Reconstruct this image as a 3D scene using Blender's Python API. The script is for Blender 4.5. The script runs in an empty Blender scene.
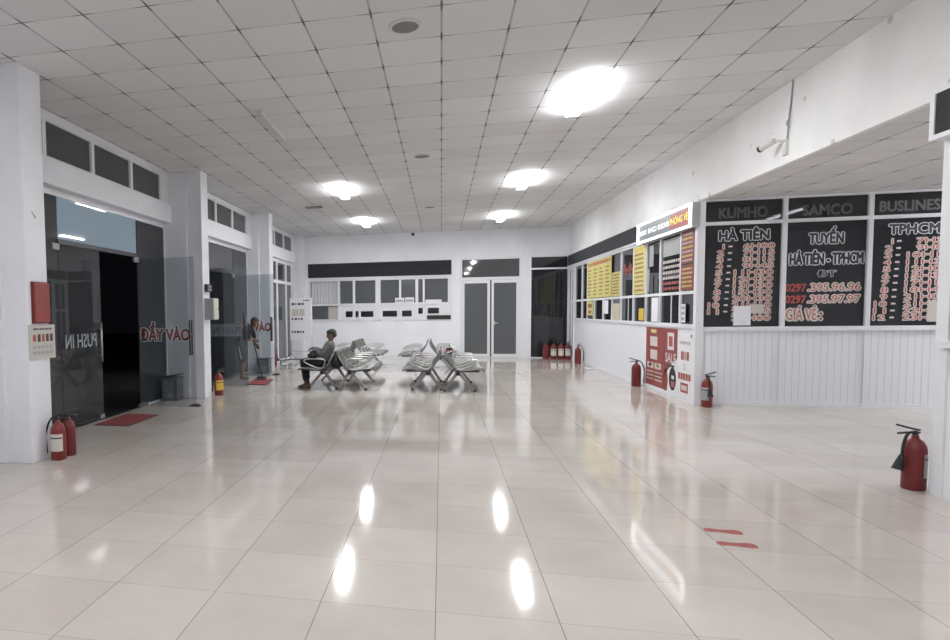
import bpy, bmesh, math, random
from mathutils import Vector, Matrix
random.seed(7)
SC = bpy.context.scene
COL = SC.collection
PI = math.pi
H = 4.123          # hall ceiling
BAY = 3.22         # ceiling of the side bay
YB = 20.8          # back wall
XR = 3.92          # ticket counter line
XL = -4.85         # window line of the entrance side

# ------------------------------------------------------------------ materials
def nodes_of(name):
    m = bpy.data.materials.new(name); m.use_nodes = True
    nt = m.node_tree
    return m, nt, nt.nodes, nt.links, nt.nodes['Principled BSDF']

def mat(name, col, rough=.5, metal=0., emit=0., emit_col=None, spec=.5, var=0., vscale=6., bump=0., bscale=60., specks=False):
    m, nt, N, L, P = nodes_of(name)
    P.inputs['Base Color'].default_value = (*col, 1)
    P.inputs['Roughness'].default_value = rough
    P.inputs['Metallic'].default_value = metal
    P.inputs['Specular IOR Level'].default_value = spec
    if emit:
        P.inputs['Emission Color'].default_value = (*(emit_col or col), 1)
        P.inputs['Emission Strength'].default_value = emit
    if var or bump:
        g = N.new('ShaderNodeNewGeometry')
    if var:
        n = N.new('ShaderNodeTexNoise'); n.inputs['Scale'].default_value = vscale; n.inputs['Detail'].default_value = 5
        L.new(g.outputs['Position'], n.inputs['Vector'])
        r = N.new('ShaderNodeMapRange'); r.inputs['From Min'].default_value = .3; r.inputs['From Max'].default_value = .7
        r.inputs['To Min'].default_value = 1 - var; r.inputs['To Max'].default_value = 1 + var * .5
        L.new(n.outputs['Fac'], r.inputs['Value'])
        mx = N.new('ShaderNodeMix'); mx.data_type = 'RGBA'; mx.blend_type = 'MULTIPLY'; mx.inputs['Factor'].default_value = 1
        mx.inputs['A'].default_value = (*col, 1)
        L.new(r.outputs['Result'], mx.inputs['B']); L.new(mx.outputs['Result'], P.inputs['Base Color'])
    if bump:
        n = N.new('ShaderNodeTexNoise'); n.inputs['Scale'].default_value = bscale; n.inputs['Detail'].default_value = 3
        L.new(g.outputs['Position'], n.inputs['Vector'])
        b = N.new('ShaderNodeBump'); b.inputs['Strength'].default_value = bump; b.inputs['Distance'].default_value = .01
        L.new(n.outputs['Fac'], b.inputs['Height']); L.new(b.outputs['Normal'], P.inputs['Normal'])
    if specks:
        base = P.inputs['Base Color'].links[0].from_socket
        vo = N.new('ShaderNodeTexVoronoi'); vo.inputs['Scale'].default_value = 1.9; L.new(g.outputs['Position'], vo.inputs['Vector'])
        r = N.new('ShaderNodeMapRange'); r.inputs['From Min'].default_value = .05; r.inputs['From Max'].default_value = .085
        r.inputs['To Min'].default_value = .55; r.inputs['To Max'].default_value = 0; L.new(vo.outputs['Distance'], r.inputs['Value'])
        mx = N.new('ShaderNodeMix'); mx.data_type = 'RGBA'; L.new(r.outputs['Result'], mx.inputs['Factor']); L.new(base, mx.inputs['A'])
        mx.inputs['B'].default_value = (.30, .29, .27, 1); L.new(mx.outputs['Result'], P.inputs['Base Color'])
    return m

def math_node(N, L, op, a, b=None, c=None):
    n = N.new('ShaderNodeMath'); n.operation = op
    for i, v in enumerate((a, b, c)):
        if v is None: continue
        if isinstance(v, (int, float)): n.inputs[i].default_value = v
        else: L.new(v, n.inputs[i])
    return n.outputs[0]

def grid_fields(N, L, x0, y0, s):
    g = N.new('ShaderNodeNewGeometry'); sp = N.new('ShaderNodeSeparateXYZ'); L.new(g.outputs['Position'], sp.inputs[0])
    out = []
    for k, o in (('X', x0), ('Y', y0)):
        u = math_node(N, L, 'DIVIDE', math_node(N, L, 'SUBTRACT', sp.outputs[k], o), s)
        f = math_node(N, L, 'FLOOR', u)
        fr = math_node(N, L, 'SUBTRACT', u, f)
        d = math_node(N, L, 'MULTIPLY', math_node(N, L, 'MINIMUM', fr, math_node(N, L, 'SUBTRACT', 1., fr)), s)  # metres to the joint
        out += [f, d]
    return g, out

def smoothmask(N, L, d, w0, w1):
    r = N.new('ShaderNodeMapRange'); r.interpolation_type = 'SMOOTHSTEP'
    r.inputs['From Min'].default_value = w0; r.inputs['From Max'].default_value = w1
    r.inputs['To Min'].default_value = 1; r.inputs['To Max'].default_value = 0
    L.new(d, r.inputs['Value']); return r.outputs['Result']

def tile_floor():
    m, nt, N, L, P = nodes_of('polished_porcelain_tiles')
    g, (fx, dx, fy, dy) = grid_fields(N, L, -.0295, 2.5597, .6)
    jx = smoothmask(N, L, dx, .0012, .003); jy = smoothmask(N, L, dy, .0008, .0022)
    j = math_node(N, L, 'MAXIMUM', math_node(N, L, 'MULTIPLY', jx, .8), math_node(N, L, 'MULTIPLY', jy, .55))
    cx = N.new('ShaderNodeCombineXYZ'); L.new(fx, cx.inputs[0]); L.new(fy, cx.inputs[1])
    wn = N.new('ShaderNodeTexWhiteNoise'); wn.noise_dimensions = '3D'; L.new(cx.outputs[0], wn.inputs['Vector'])
    n = N.new('ShaderNodeTexNoise'); n.inputs['Scale'].default_value = 1.6; n.inputs['Detail'].default_value = 6; n.inputs['Roughness'].default_value = .65
    L.new(g.outputs['Position'], n.inputs['Vector'])
    v = math_node(N, L, 'ADD', math_node(N, L, 'MULTIPLY', wn.outputs['Value'], .35), n.outputs['Fac'])
    cr = N.new('ShaderNodeValToRGB'); e = cr.color_ramp.elements
    e[0].position = .3; e[0].color = (.50, .45, .408, 1); e[1].position = 1.0; e[1].color = (.615, .565, .522, 1)
    L.new(v, cr.inputs[0])
    mx = N.new('ShaderNodeMix'); mx.data_type = 'RGBA'; L.new(j, mx.inputs['Factor'])
    L.new(cr.outputs[0], mx.inputs['A']); mx.inputs['B'].default_value = (.12, .10, .085, 1)
    L.new(mx.outputs['Result'], P.inputs['Base Color'])
    n2 = N.new('ShaderNodeTexNoise'); n2.inputs['Scale'].default_value = 3.; n2.inputs['Detail'].default_value = 5
    L.new(g.outputs['Position'], n2.inputs['Vector'])
    rr = N.new('ShaderNodeMapRange'); rr.inputs['To Min'].default_value = .045; rr.inputs['To Max'].default_value = .10
    L.new(n2.outputs['Fac'], rr.inputs['Value']); L.new(rr.outputs['Result'], P.inputs['Roughness'])
    P.inputs['Specular IOR Level'].default_value = .5
    n3 = N.new('ShaderNodeTexNoise'); n3.inputs['Scale'].default_value = 2.2; n3.inputs['Detail'].default_value = 2
    L.new(g.outputs['Position'], n3.inputs['Vector'])
    b = N.new('ShaderNodeBump'); b.inputs['Strength'].default_value = .05; b.inputs['Distance'].default_value = .02
    L.new(n3.outputs['Fac'], b.inputs['Height']); L.new(b.outputs['Normal'], P.inputs['Normal'])
    return m

def tile_ceiling(name, x0, y0, col):
    m, nt, N, L, P = nodes_of(name)
    g, (fx, dx, fy, dy) = grid_fields(N, L, x0, y0, .6)
    lx = smoothmask(N, L, dx, .006, .013); ly = smoothmask(N, L, dy, .004, .009)
    nearx = smoothmask(N, L, dx, .03, .16); neary = smoothmask(N, L, dy, .03, .13)
    a = math_node(N, L, 'MULTIPLY', lx, math_node(N, L, 'MULTIPLY_ADD', neary, .5, .42))
    b = math_node(N, L, 'MULTIPLY', ly, math_node(N, L, 'MULTIPLY_ADD', nearx, .62, .28))
    j = math_node(N, L, 'MAXIMUM', a, b)
    cx = N.new('ShaderNodeCombineXYZ'); L.new(fx, cx.inputs[0]); L.new(fy, cx.inputs[1])
    wn = N.new('ShaderNodeTexWhiteNoise'); wn.noise_dimensions = '3D'; L.new(cx.outputs[0], wn.inputs['Vector'])
    s = math_node(N, L, 'MULTIPLY_ADD', wn.outputs['Value'], .10, .95)
    mx = N.new('ShaderNodeMix'); mx.data_type = 'RGBA'; mx.blend_type = 'MULTIPLY'; mx.inputs['Factor'].default_value = 1
    mx.inputs['A'].default_value = (*col, 1); L.new(s, mx.inputs['B'])
    m2 = N.new('ShaderNodeMix'); m2.data_type = 'RGBA'; L.new(j, m2.inputs['Factor'])
    L.new(mx.outputs['Result'], m2.inputs['A']); m2.inputs['B'].default_value = (.075, .07, .07, 1)
    L.new(m2.outputs['Result'], P.inputs['Base Color']); P.inputs['Roughness'].default_value = .75
    P.inputs['Specular IOR Level'].default_value = .25
    bp = N.new('ShaderNodeBump'); bp.inputs['Strength'].default_value = .35; bp.inputs['Distance'].default_value = .006; bp.invert = True
    L.new(j, bp.inputs['Height']); L.new(bp.outputs['Normal'], P.inputs['Normal'])
    return m

def grooved(name, col, axis, step, depth=.25):
    m, nt, N, L, P = nodes_of(name)
    g = N.new('ShaderNodeNewGeometry'); sp = N.new('ShaderNodeSeparateXYZ'); L.new(g.outputs['Position'], sp.inputs[0])
    u = math_node(N, L, 'DIVIDE', sp.outputs[axis], step)
    fr = math_node(N, L, 'FRACT', u)
    d = math_node(N, L, 'MULTIPLY', math_node(N, L, 'MINIMUM', fr, math_node(N, L, 'SUBTRACT', 1., fr)), step)
    j = smoothmask(N, L, d, .003, .009)
    mx = N.new('ShaderNodeMix'); mx.data_type = 'RGBA'; L.new(math_node(N, L, 'MULTIPLY', j, depth), mx.inputs['Factor'])
    mx.inputs['A'].default_value = (*col, 1); mx.inputs['B'].default_value = (.3, .3, .33, 1)
    L.new(mx.outputs['Result'], P.inputs['Base Color']); P.inputs['Roughness'].default_value = .35
    bp = N.new('ShaderNodeBump'); bp.inputs['Strength'].default_value = .6; bp.inputs['Distance'].default_value = .004; bp.invert = True
    L.new(j, bp.inputs['Height']); L.new(bp.outputs['Normal'], P.inputs['Normal'])
    return m

def glass(name, tint, film, film_col, rough=.015, f0=.08):
    """Sheet glass: Schlick reflection over clear glass carrying a partly opaque film."""
    m, nt, N, L, P = nodes_of(name); N.remove(P)
    out = [n for n in N if n.type == 'OUTPUT_MATERIAL'][0]
    g = N.new('ShaderNodeNewGeometry')
    dp = N.new('ShaderNodeVectorMath'); dp.operation = 'DOT_PRODUCT'
    L.new(g.outputs['Incoming'], dp.inputs[0]); L.new(g.outputs['Normal'], dp.inputs[1])
    c = math_node(N, L, 'ABSOLUTE', dp.outputs['Value'])
    p5 = math_node(N, L, 'POWER', math_node(N, L, 'SUBTRACT', 1., c), 5.)
    F = math_node(N, L, 'MULTIPLY_ADD', p5, 1 - f0, f0)
    tr = N.new('ShaderNodeBsdfTransparent'); tr.inputs[0].default_value = (*tint, 1)
    df = N.new('ShaderNodeBsdfDiffuse'); df.inputs[0].default_value = (*film_col, 1)
    m1 = N.new('ShaderNodeMixShader'); m1.inputs[0].default_value = film; L.new(tr.outputs[0], m1.inputs[1]); L.new(df.outputs[0], m1.inputs[2])
    gl = N.new('ShaderNodeBsdfGlossy'); gl.inputs['Roughness'].default_value = rough
    m2 = N.new('ShaderNodeMixShader'); L.new(F, m2.inputs[0]); L.new(m1.outputs[0], m2.inputs[1]); L.new(gl.outputs[0], m2.inputs[2])
    L.new(m2.outputs[0], out.inputs[0])
    return m

LAMP = 104.
M = dict(
    floor=tile_floor(),
    ceiling=tile_ceiling('mineral_ceiling_tiles', .0034, 5.4916, (.725, .725, .735)),
    bay_ceiling=tile_ceiling('bay_ceiling_tiles', .17, 5.7, (.74, .73, .725)),
    wall=mat('cool_white_paint', (.85, .865, .92), .6, var=.05, vscale=1.5),
    pillar=mat('pillar_paint', (.82, .83, .87), .55, var=.05, vscale=2.),
    beam=mat('stained_white_paint', (.88, .875, .87), .65, var=.10, vscale=1.1, bump=.1, bscale=8, specks=True),
    white=mat('white_aluminium', (.80, .81, .84), .4),
    pvc=grooved('white_grooved_panel', (.82, .835, .88), 'X', .0925),
    pvc_flat=grooved('white_wide_panel', (.84, .85, .895), 'Y', .62, .12),
    clear=glass('clear_glass', (.86, .89, .91), .06, (.22, .25, .28)),
    door_glass=glass('grey_door_glass', (.50, .52, .55), .45, (.10, .105, .112)),
    film_glass=glass('grey_film_glass', (.3, .3, .3), .86, (.092, .096, .104), .04),
    frost=glass('blue_frosted_film', (.5, .5, .5), .97, (.38, .50, .60), .03, .03),
    office_glass=glass('dark_office_glass', (.34, .35, .38), .55, (.034, .035, .041), .015, .05),
    corner_glass=glass('dark_corner_glass', (.5, .5, .53), .35, (.05, .052, .06), .015, .05),
    grey_glass=glass('frosted_grey_glass', (.4, .4, .42), .85, (.118, .126, .135), .12),
    black=mat('black_plastic', (.02, .02, .022), .45),
    board=mat('black_board', (.036, .035, .042), .8, spec=.15),
    fascia=mat('charcoal_panel', (.055, .057, .063), .85, spec=.15),
    dark_metal=mat('dark_metal', (.05, .05, .055), .35, .6),
    steel=mat('brushed_steel', (.60, .59, .58), .35, .75),
    seatmetal=mat('perforated_steel_seat', (.215, .212, .207), .42, .4, var=.1, vscale=40),
    legmetal=mat('cast_aluminium', (.34, .337, .33), .4, .5),
    red=mat('extinguisher_red', (.21, .022, .02), .3),
    darkred=mat('dull_red', (.16, .018, .018), .45),
    label=mat('paper_label', (.66, .63, .57), .6),
    yellow_label=mat('yellow_label', (.72, .50, .06), .5),
    silver_label=mat('silver_label', (.38, .38, .39), .4),
    box_red=mat('red_paint_box', (.27, .05, .042), .45),
    paper=mat('white_paper', (.82, .82, .85), .7),
    paper_cream=mat('cream_paper', (.56, .53, .49), .7),
    yellow=mat('yellow_sheet', (.66, .61, .23), .6),
    poster_red=mat('poster_red', (.27, .05, .045), .5),
    ink=mat('dark_ink', (.05, .045, .05), .6),
    ink_red=mat('red_ink', (.40, .06, .05), .5),
    ink_brown=mat('brown_ink', (.30, .10, .04), .6),
    vinyl_white=mat('white_vinyl', (.72, .72, .74), .5),
    vinyl_cream=mat('cream_vinyl', (.66, .60, .56), .5),
    vinyl_red=mat('red_vinyl', (.42, .10, .08), .5),
    vinyl_dark=mat('dark_vinyl', (.022, .022, .03), .5),
    vinyl_grey=mat('grey_vinyl', (.095, .095, .10), .5),  # plain grey vinyl of the transom names and the reversed strip
    frost_letter=mat('frosted_letter', (.40, .45, .50), .6),
    frost_panel=mat('frosted_strip', (.34, .36, .39), .5),
    mat_red=mat('red_floor_mat', (.24, .04, .038), .9, var=.3, vscale=60, bump=.6, bscale=150),
    rubber=mat('black_rubber', (.018, .018, .02), .7),
    bin=mat('grey_bin', (.14, .145, .155), .4),
    bin_light=mat('grey_bin_panel', (.22, .225, .235), .4),
    box_grey=mat('grey_cabinet', (.46, .46, .46), .45),
    lamp=mat('lamp_diffuser', (.9, .9, .9), .4, emit=LAMP, emit_col=(.97, .985, 1.)),
    lamp_dim=mat('dim_lamp_diffuser', (.9, .9, .9), .4, emit=LAMP * .69, emit_col=(.97, .985, 1.)),  # lamp diffuser turned down for the added lamps out of view
    lamp_dead=mat('unlit_diffuser', (.60, .585, .58), .4),
    office_lamp=mat('office_tube', (.9, .9, .9), .4, emit=14., emit_col=(1., .98, .95)),
    neon=mat('lit_white_acrylic', (.35, .35, .36), .4, emit=.75, emit_col=(.97, .985, 1.)),
    border_tube=mat('lit_border_tube', (.5, .5, .5), .4, emit=3.2, emit_col=(.97, .985, 1.)),
    sign_back=mat('sign_grey_acrylic', (.17, .18, .20), .35),
    sign_red=mat('sign_red_acrylic', (.42, .09, .09), .4),
    sign_yellow=mat('sign_yellow_acrylic', (.75, .66, .08), .4, emit=.35, emit_col=(.8, .7, .1)),
    grille=mat('speaker_grille', (.22, .215, .21), .7),
    offwhite=mat('off_white_plastic', (.66, .65, .63), .45),
    curtain=mat('white_curtain', (.62, .62, .65), .8),
    office=mat('office_interior', (.20, .20, .215), .8),
    asphalt=mat('night_asphalt', (.025, .025, .027), .8),
    skin=mat('brown_skin', (.19, .105, .07), .5),
    hair=mat('dark_hair', (.045, .042, .042), .6),
    shirt_grey=mat('grey_shirt', (.19, .19, .20), .85),
    cloth_black=mat('black_trousers', (.022, .022, .026), .85),
    shirt_dark=mat('charcoal_shirt', (.022, .022, .026), .85),
    shorts=mat('black_shorts', (.026, .026, .03), .85),
    bag=mat('black_bag', (.02, .02, .023), .6),
    eye=mat('eye', (.03, .025, .02), .2),
    sticker=mat('worn_red_sticker', (.36, .085, .08), .5, var=.25, vscale=30),
)

# ------------------------------------------------------------------ mesh helpers
_t = bmesh.new(); bmesh.ops.create_icosphere(_t, subdivisions=2, radius=1); BALL = [tuple(v.co) for v in _t.verts]; _t.free()
JIT = random.Random(11)
class MB:
    def __init__(s): s.bm = bmesh.new(); s.mats = []
    def mi(s, m):
        if m is None: return 0
        if m not in s.mats: s.mats.append(m)
        return s.mats.index(m)
    def _tag(s, verts, m):
        i = s.mi(m)
        for f in {f for v in verts for f in v.link_faces}: f.material_index = i
    def box(s, a, b, m=None, bevel=0.):
        a, b = Vector(a), Vector(b)
        c = (a + b) / 2; d = b - a
        if min(abs(d.x), abs(d.y), abs(d.z)) > .02: d = Vector([abs(q) + 2 * JIT.uniform(.0002, .0012) for q in d])   # no two faces share a plane
        r = bmesh.ops.create_cube(s.bm, size=1, matrix=Matrix.Translation(c) @ Matrix.Diagonal((abs(d.x), abs(d.y), abs(d.z), 1)))
        vs = r['verts']
        if bevel:
            es = list({e for v in vs for e in v.link_edges})
            rb = bmesh.ops.bevel(s.bm, geom=es, offset=bevel, segments=2, affect='EDGES', profile=.6)
            vs = rb['verts']
            i = s.mi(m)
            for f in rb['faces']: f.material_index = i
        s._tag(vs, m); return s
    def mbox(s, mtx, d, m=None):
        r = bmesh.ops.create_cube(s.bm, size=1, matrix=mtx @ Matrix.Diagonal((*d, 1))); s._tag(r['verts'], m); return s
    def cyl(s, p, q, r0, r1=None, m=None, seg=16):
        p, q = Vector(p), Vector(q); d = q - p
        mt = Matrix.Translation((p + q) / 2) @ d.to_track_quat('Z', 'Y').to_matrix().to_4x4()
        r = bmesh.ops.create_cone(s.bm, cap_ends=True, segments=seg, radius1=r0, radius2=r0 if r1 is None else r1, depth=d.length, matrix=mt)
        s._tag(r['verts'], m); return s
    def ell(s, c, r, m=None, rot=None, sub=3):
        mt = Matrix.Translation(c) @ (rot.to_4x4() if rot else Matrix()) @ Matrix.Diagonal((*r, 1))
        k = bmesh.ops.create_icosphere(s.bm, subdivisions=sub, radius=1, matrix=mt); s._tag(k['verts'], m); return s
    def cap(s, p, r0, q, r1, flat=None):
        """a tapered capsule: hull of two balls (flat = per-axis scale of both balls)"""
        f = flat or (1, 1, 1); t = bmesh.new()
        for c, r in ((p, r0), (q, r1)):
            for d in BALL: t.verts.new((c[0] + d[0] * r * f[0], c[1] + d[1] * r * f[1], c[2] + d[2] * r * f[2]))
        bmesh.ops.convex_hull(t, input=t.verts[:], use_existing_faces=False)
        mp = {}
        for fc in t.faces:
            for v in fc.verts:
                if v not in mp: mp[v] = s.bm.verts.new(v.co)
        for fc in t.faces: s.bm.faces.new([mp[v] for v in fc.verts])
        t.free(); return s
    def lathe(s, prof, m=None, seg=24, c=(0, 0, 0)):
        rings = []
        for r, z in prof:
            rings.append([s.bm.verts.new((c[0] + r * math.cos(2 * PI * k / seg), c[1] + r * math.sin(2 * PI * k / seg), c[2] + z)) for k in range(seg)])
        i = s.mi(m)
        for a, b in zip(rings, rings[1:]):
            for k in range(seg):
                f = s.bm.faces.new((a[k], a[(k + 1) % seg], b[(k + 1) % seg], b[k])); f.material_index = i; f.smooth = True
        for rg, rev in ((rings[0], True), (rings[-1], False)):
            f = s.bm.faces.new(list(reversed(rg)) if rev else rg); f.material_index = i
        return s
    def tube(s, pts, r, m=None, seg=8, closed=False, smooth=0):
        P = [Vector(p) for p in pts]
        for _ in range(smooth):
            Q = [P[0]] if not closed else []
            n = len(P)
            for k in range(n if closed else n - 1):
                a, b = P[k], P[(k + 1) % n]
                Q += [a * .75 + b * .25, a * .25 + b * .75]
            if not closed: Q.append(P[-1])
            P = Q
        n = len(P); rings = []; up = None
        for k in range(n):
            t = (P[(k + 1) % n] - P[k - 1]) if closed else (P[min(k + 1, n - 1)] - P[max(k - 1, 0)])
            t.normalize()
            if up is None: up = Vector((0, 0, 1)) if abs(t.z) < .9 else Vector((1, 0, 0))
            x = up.cross(t)
            if x.length < 1e-4: x = Vector((1, 0, 0)).cross(t)
            x.normalize(); y = t.cross(x); up = y
            rings.append([s.bm.verts.new(P[k] + x * r * math.cos(2 * PI * j / seg) + y * r * math.sin(2 * PI * j / seg)) for j in range(seg)])
        i = s.mi(m)
        for k in range(n if closed else n - 1):
            a, b = rings[k], rings[(k + 1) % n]
            for j in range(seg):
                f = s.bm.faces.new((a[j], a[(j + 1) % seg], b[(j + 1) % seg], b[j])); f.material_index = i; f.smooth = True
        if not closed:
            for rg in (list(reversed(rings[0])), rings[-1]):
                f = s.bm.faces.new(rg); f.material_index = i
        return s
    def prism(s, pts, d, m=None):
        """polygon pts (3D, planar) pushed along vector d"""
        i = s.mi(m); d = Vector(d)
        a = [s.bm.verts.new(p) for p in pts]; b = [s.bm.verts.new(Vector(p) + d) for p in pts]
        fs = [s.bm.faces.new(a), s.bm.faces.new(list(reversed(b)))]
        n = len(a)
        for k in range(n): fs.append(s.bm.faces.new((a[k], b[k], b[(k + 1) % n], a[(k + 1) % n])))
        for f in fs: f.material_index = i
        bmesh.ops.recalc_face_normals(s.bm, faces=fs)
        return s
    def build(s, name, m=None, parent=None, smooth=False):
        me = bpy.data.meshes.new(name)
        if m and not s.mats: s.mats = [m]
        s.bm.to_mesh(me); s.bm.free()
        for k in s.mats: me.materials.append(k)
        if smooth:
            for p in me.polygons: p.use_smooth = True
        o = bpy.data.objects.new(name, me); COL.objects.link(o)
        if parent: o.parent = parent
        return o

def thing(name, label, cat, loc=(0, 0, 0), rz=0., group=None):
    o = bpy.data.objects.new(name, None); COL.objects.link(o); o.empty_display_size = .1
    o.location = loc; o.rotation_euler = (0, 0, rz)
    return tag(o, label, cat, group)
def tag(o, label=None, cat=None, group=None, kind=None):
    if label: o['label'] = label
    if cat: o['category'] = cat
    if group: o['group'] = group
    if kind: o['kind'] = kind
    return o
def struct(o, label=None, cat=None): return tag(o, label, cat, None, 'structure')
KIDS = {}
def copy_tree(o, parent=None):
    c = o.copy(); COL.objects.link(c)
    if parent: c.parent = parent
    for ch in [x for x in COL.objects if x.parent == o]: copy_tree(ch, c)
    return c

def text_mesh(body):
    cu = bpy.data.curves.new('t', 'FONT'); cu.body = body; cu.size = 1; cu.resolution_u = 3; cu.fill_mode = 'FRONT'
    o = bpy.data.objects.new('t', cu); COL.objects.link(o); bpy.context.view_layer.update()
    me = bpy.data.meshes.new_from_object(o.evaluated_get(bpy.context.evaluated_depsgraph_get()))
    bpy.data.objects.remove(o); bpy.data.curves.remove(cu)
    return me
def frame(o, xdir):
    """matrix of a drawing plane: local x along xdir, local y up, local z towards the reader"""
    x = Vector(xdir).normalized(); y = Vector((0, 0, 1)); z = x.cross(y)
    mt = Matrix((x, y, z)).transposed().to_4x4(); mt.translation = Vector(o); return mt
def put_text(mb, fr, body, x, y, h, w=None, m=None, align='L', bold=.0, z=.001, depth=.0015):
    """capitals of height h with the baseline at (x, y) of the drawing plane; w squeezes or stretches the line to that width"""
    me = text_mesh(body)
    xs = [v.co.x for v in me.vertices]; x0, x1 = min(xs), max(xs)
    sy = h / .70; sx = (w / (x1 - x0)) if w and x1 - x0 > .25 else sy * (1.3 if w else 1)
    if align == 'C': x -= (x1 - x0) * sx / 2
    if align == 'R': x -= (x1 - x0) * sx
    i = mb.mi(m); e = bold * h
    sh_ = [(0, 0)] if e <= 0 else [(e * math.cos(k * PI / 4), e * math.sin(k * PI / 4)) for k in range(8)]
    for k, (dx, dy) in enumerate(sh_):
        vm = [mb.bm.verts.new(fr @ Vector(((v.co.x - x0) * sx + x + dx, v.co.y * sy + y + dy, z + k * .00003))) for v in me.vertices]
        for p in me.polygons:
            try: f = mb.bm.faces.new([vm[j] for j in p.vertices])
            except ValueError: continue
            f.material_index = i
    bpy.data.meshes.remove(me)
def outlined(mb, fr, body, x, y, h, w=None, fill=None, line=None, align='L', bold=.03, edge=.10):
    put_text(mb, fr, body, x, y, h, w, line, align, bold + edge, .0008)
    put_text(mb, fr, body, x, y, h, w, fill, align, bold, .0022)
def rect(mb, fr, x0, y0, x1, y1, m, z=.001, depth=.0015):
    c = fr @ Vector(((x0 + x1) / 2, (y0 + y1) / 2, z + depth / 2))
    mt = fr.copy(); mt.translation = c
    mb.mbox(mt, (abs(x1 - x0), abs(y1 - y0), depth), m)
def words(mb, fr, x0, x1, y, h, m, rng, fill=.7, z=.002):
    """a line of small print too fine to read: short bars the length of words"""
    x = x0
    while x < x1 - .01:
        l = min(rng.uniform(.5, 1.8) * h, x1 - x)
        rect(mb, fr, x, y, x + l, y + h, m, z); x += l + h * rng.uniform(.3, .8)

# ------------------------------------------------------------------ camera
F_PX, CX, CY = 615.72, 301.02, 347.72
yaw, pitch, roll, CZ = .2244, -.0570, -.0134, 1.5478
fwd = Vector((-math.sin(yaw) * math.cos(pitch), math.cos(yaw) * math.cos(pitch), math.sin(pitch)))
rt = Vector((math.cos(yaw), math.sin(yaw), 0)); up = rt.cross(fwd)
r2 = rt * math.cos(roll) + up * math.sin(roll); u2 = -rt * math.sin(roll) + up * math.cos(roll)
cam = bpy.data.objects.new('camera', bpy.data.cameras.new('camera')); COL.objects.link(cam)
mw = Matrix((r2, u2, -fwd)).transposed().to_4x4(); mw.translation = (0, 0, CZ); cam.matrix_world = mw
cam.data.sensor_width = 36; cam.data.lens = F_PX / 950 * 36
cam.data.shift_x = (475 - CX) / 950; cam.data.shift_y = -(320 - CY) / 950
cam.data.clip_end = 200; cam.data.clip_start = .05
SC.camera = cam

# ------------------------------------------------------------------ the hall
Y0 = -6.0
struct(MB().box((XL - .1, Y0, -.1), (10, YB + .1, 0)).build('floor', M['floor']))
struct(MB().box((-40, -30, -.16), (-4.95, 50, -.06)).build('ground', M['asphalt']))
struct(MB().box((-5.1, Y0, H), (XR + .1, YB + .1, H + .1)).build('ceiling', M['ceiling']))
struct(MB().box((XR + .05, Y0, BAY), (10, YB + .1, BAY + .1)).build('ceiling_bay', M['bay_ceiling']))
struct(MB().box((-5.1, Y0 - .2, -.1), (10.1, Y0, H + .1)).build('wall_front', M['wall']))
struct(MB().box((9.9, Y0, 0), (10.1, YB, BAY)).build('wall_side', M['wall']))

# beam over the counters: one long painted bulkhead
b = MB().box((XR, Y0, 3.205), (XR + .06, YB, H))
struct(b.build('wall_right', M['beam']))

# entrance side: pillars, beams, strip windows
wl = MB()
for y0, y1, px in ((5.6, 5.95, -4.18), (10.55, 10.88, -4.22), (15.45, 15.8, -4.33), (20.4, YB, -4.58)):
    wl.box((-5.05, y0, 0), (px, y1, H), M['pillar'], .012)
    wl.box((-5.05, y0 - .03, 0), (px - .28, y1 - .05, H - .03), M['pillar'], .012)      # the shallow step on the pillar's side
wl.box((-5.05, Y0, 0), (-4.85, 5.6, H), M['pillar'])
for y0, y1 in ((5.95, 10.55), (10.88, 15.45), (15.8, 20.33)):
    wl.box((-5.05, y0, 3.2), (-4.79, y1, 3.53), M['pillar'], .01)
    wl.box((-5.05, y0, 4.03), (-4.84, y1, H), M['pillar'])
struct(wl.build('wall_left', M['pillar']))

wn = 0
def window_name():
    global wn
    wn += 1; return 'window_%d' % wn
def window(label=None):
    o = bpy.data.objects.new(window_name(), None); COL.objects.link(o); return struct(o, label)

# strip windows under the ceiling, four panes in a bay
for y0, y1 in ((5.95, 10.55), (10.88, 15.45), (15.8, 20.33)):
    w = window()
    fr = MB(); s = (y1 - y0) / 4.6
    cuts = [y0, y0 + .97 * s, y0 + 2.08 * s, y0 + 3.2 * s, y0 + 4.27 * s]
    fr.box((-4.9, y0, 3.53), (-4.83, y1, 3.56)); fr.box((-4.9, y0, 4.0), (-4.83, y1, 4.03))
    for c in cuts: fr.box((-4.9, c - .035, 3.53), (-4.83, c + .035, 4.03))
    fr.box((-4.95, cuts[-1], 3.53), (-4.83, y1, 4.03))
    fr.build('frame', M['white'], w)
    for a, c in zip(cuts, cuts[1:]):
        MB().box((-4.872, a + .035, 3.56), (-4.866, c - .035, 4.0)).build('pane', M['film_glass'], w)

# glass entrances
def leaf_handle(parent, c, axis, name='handle', m='steel'):
    h = MB(); c = Vector(c)
    for sgn in (-1, 1):
        o = Vector((0, sgn * .045, 0)) if axis == 'Y' else Vector((sgn * .045, 0, 0))
        h.cyl(c + o + Vector((0, 0, -.29)), c + o + Vector((0, 0, .29)), .014, seg=10)
        for dz in (-.2, .2): h.cyl(c + Vector((0, 0, dz)), c + o + Vector((0, 0, dz)), .009, seg=8)
    return h.build(name, M[m], parent, True)

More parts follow.
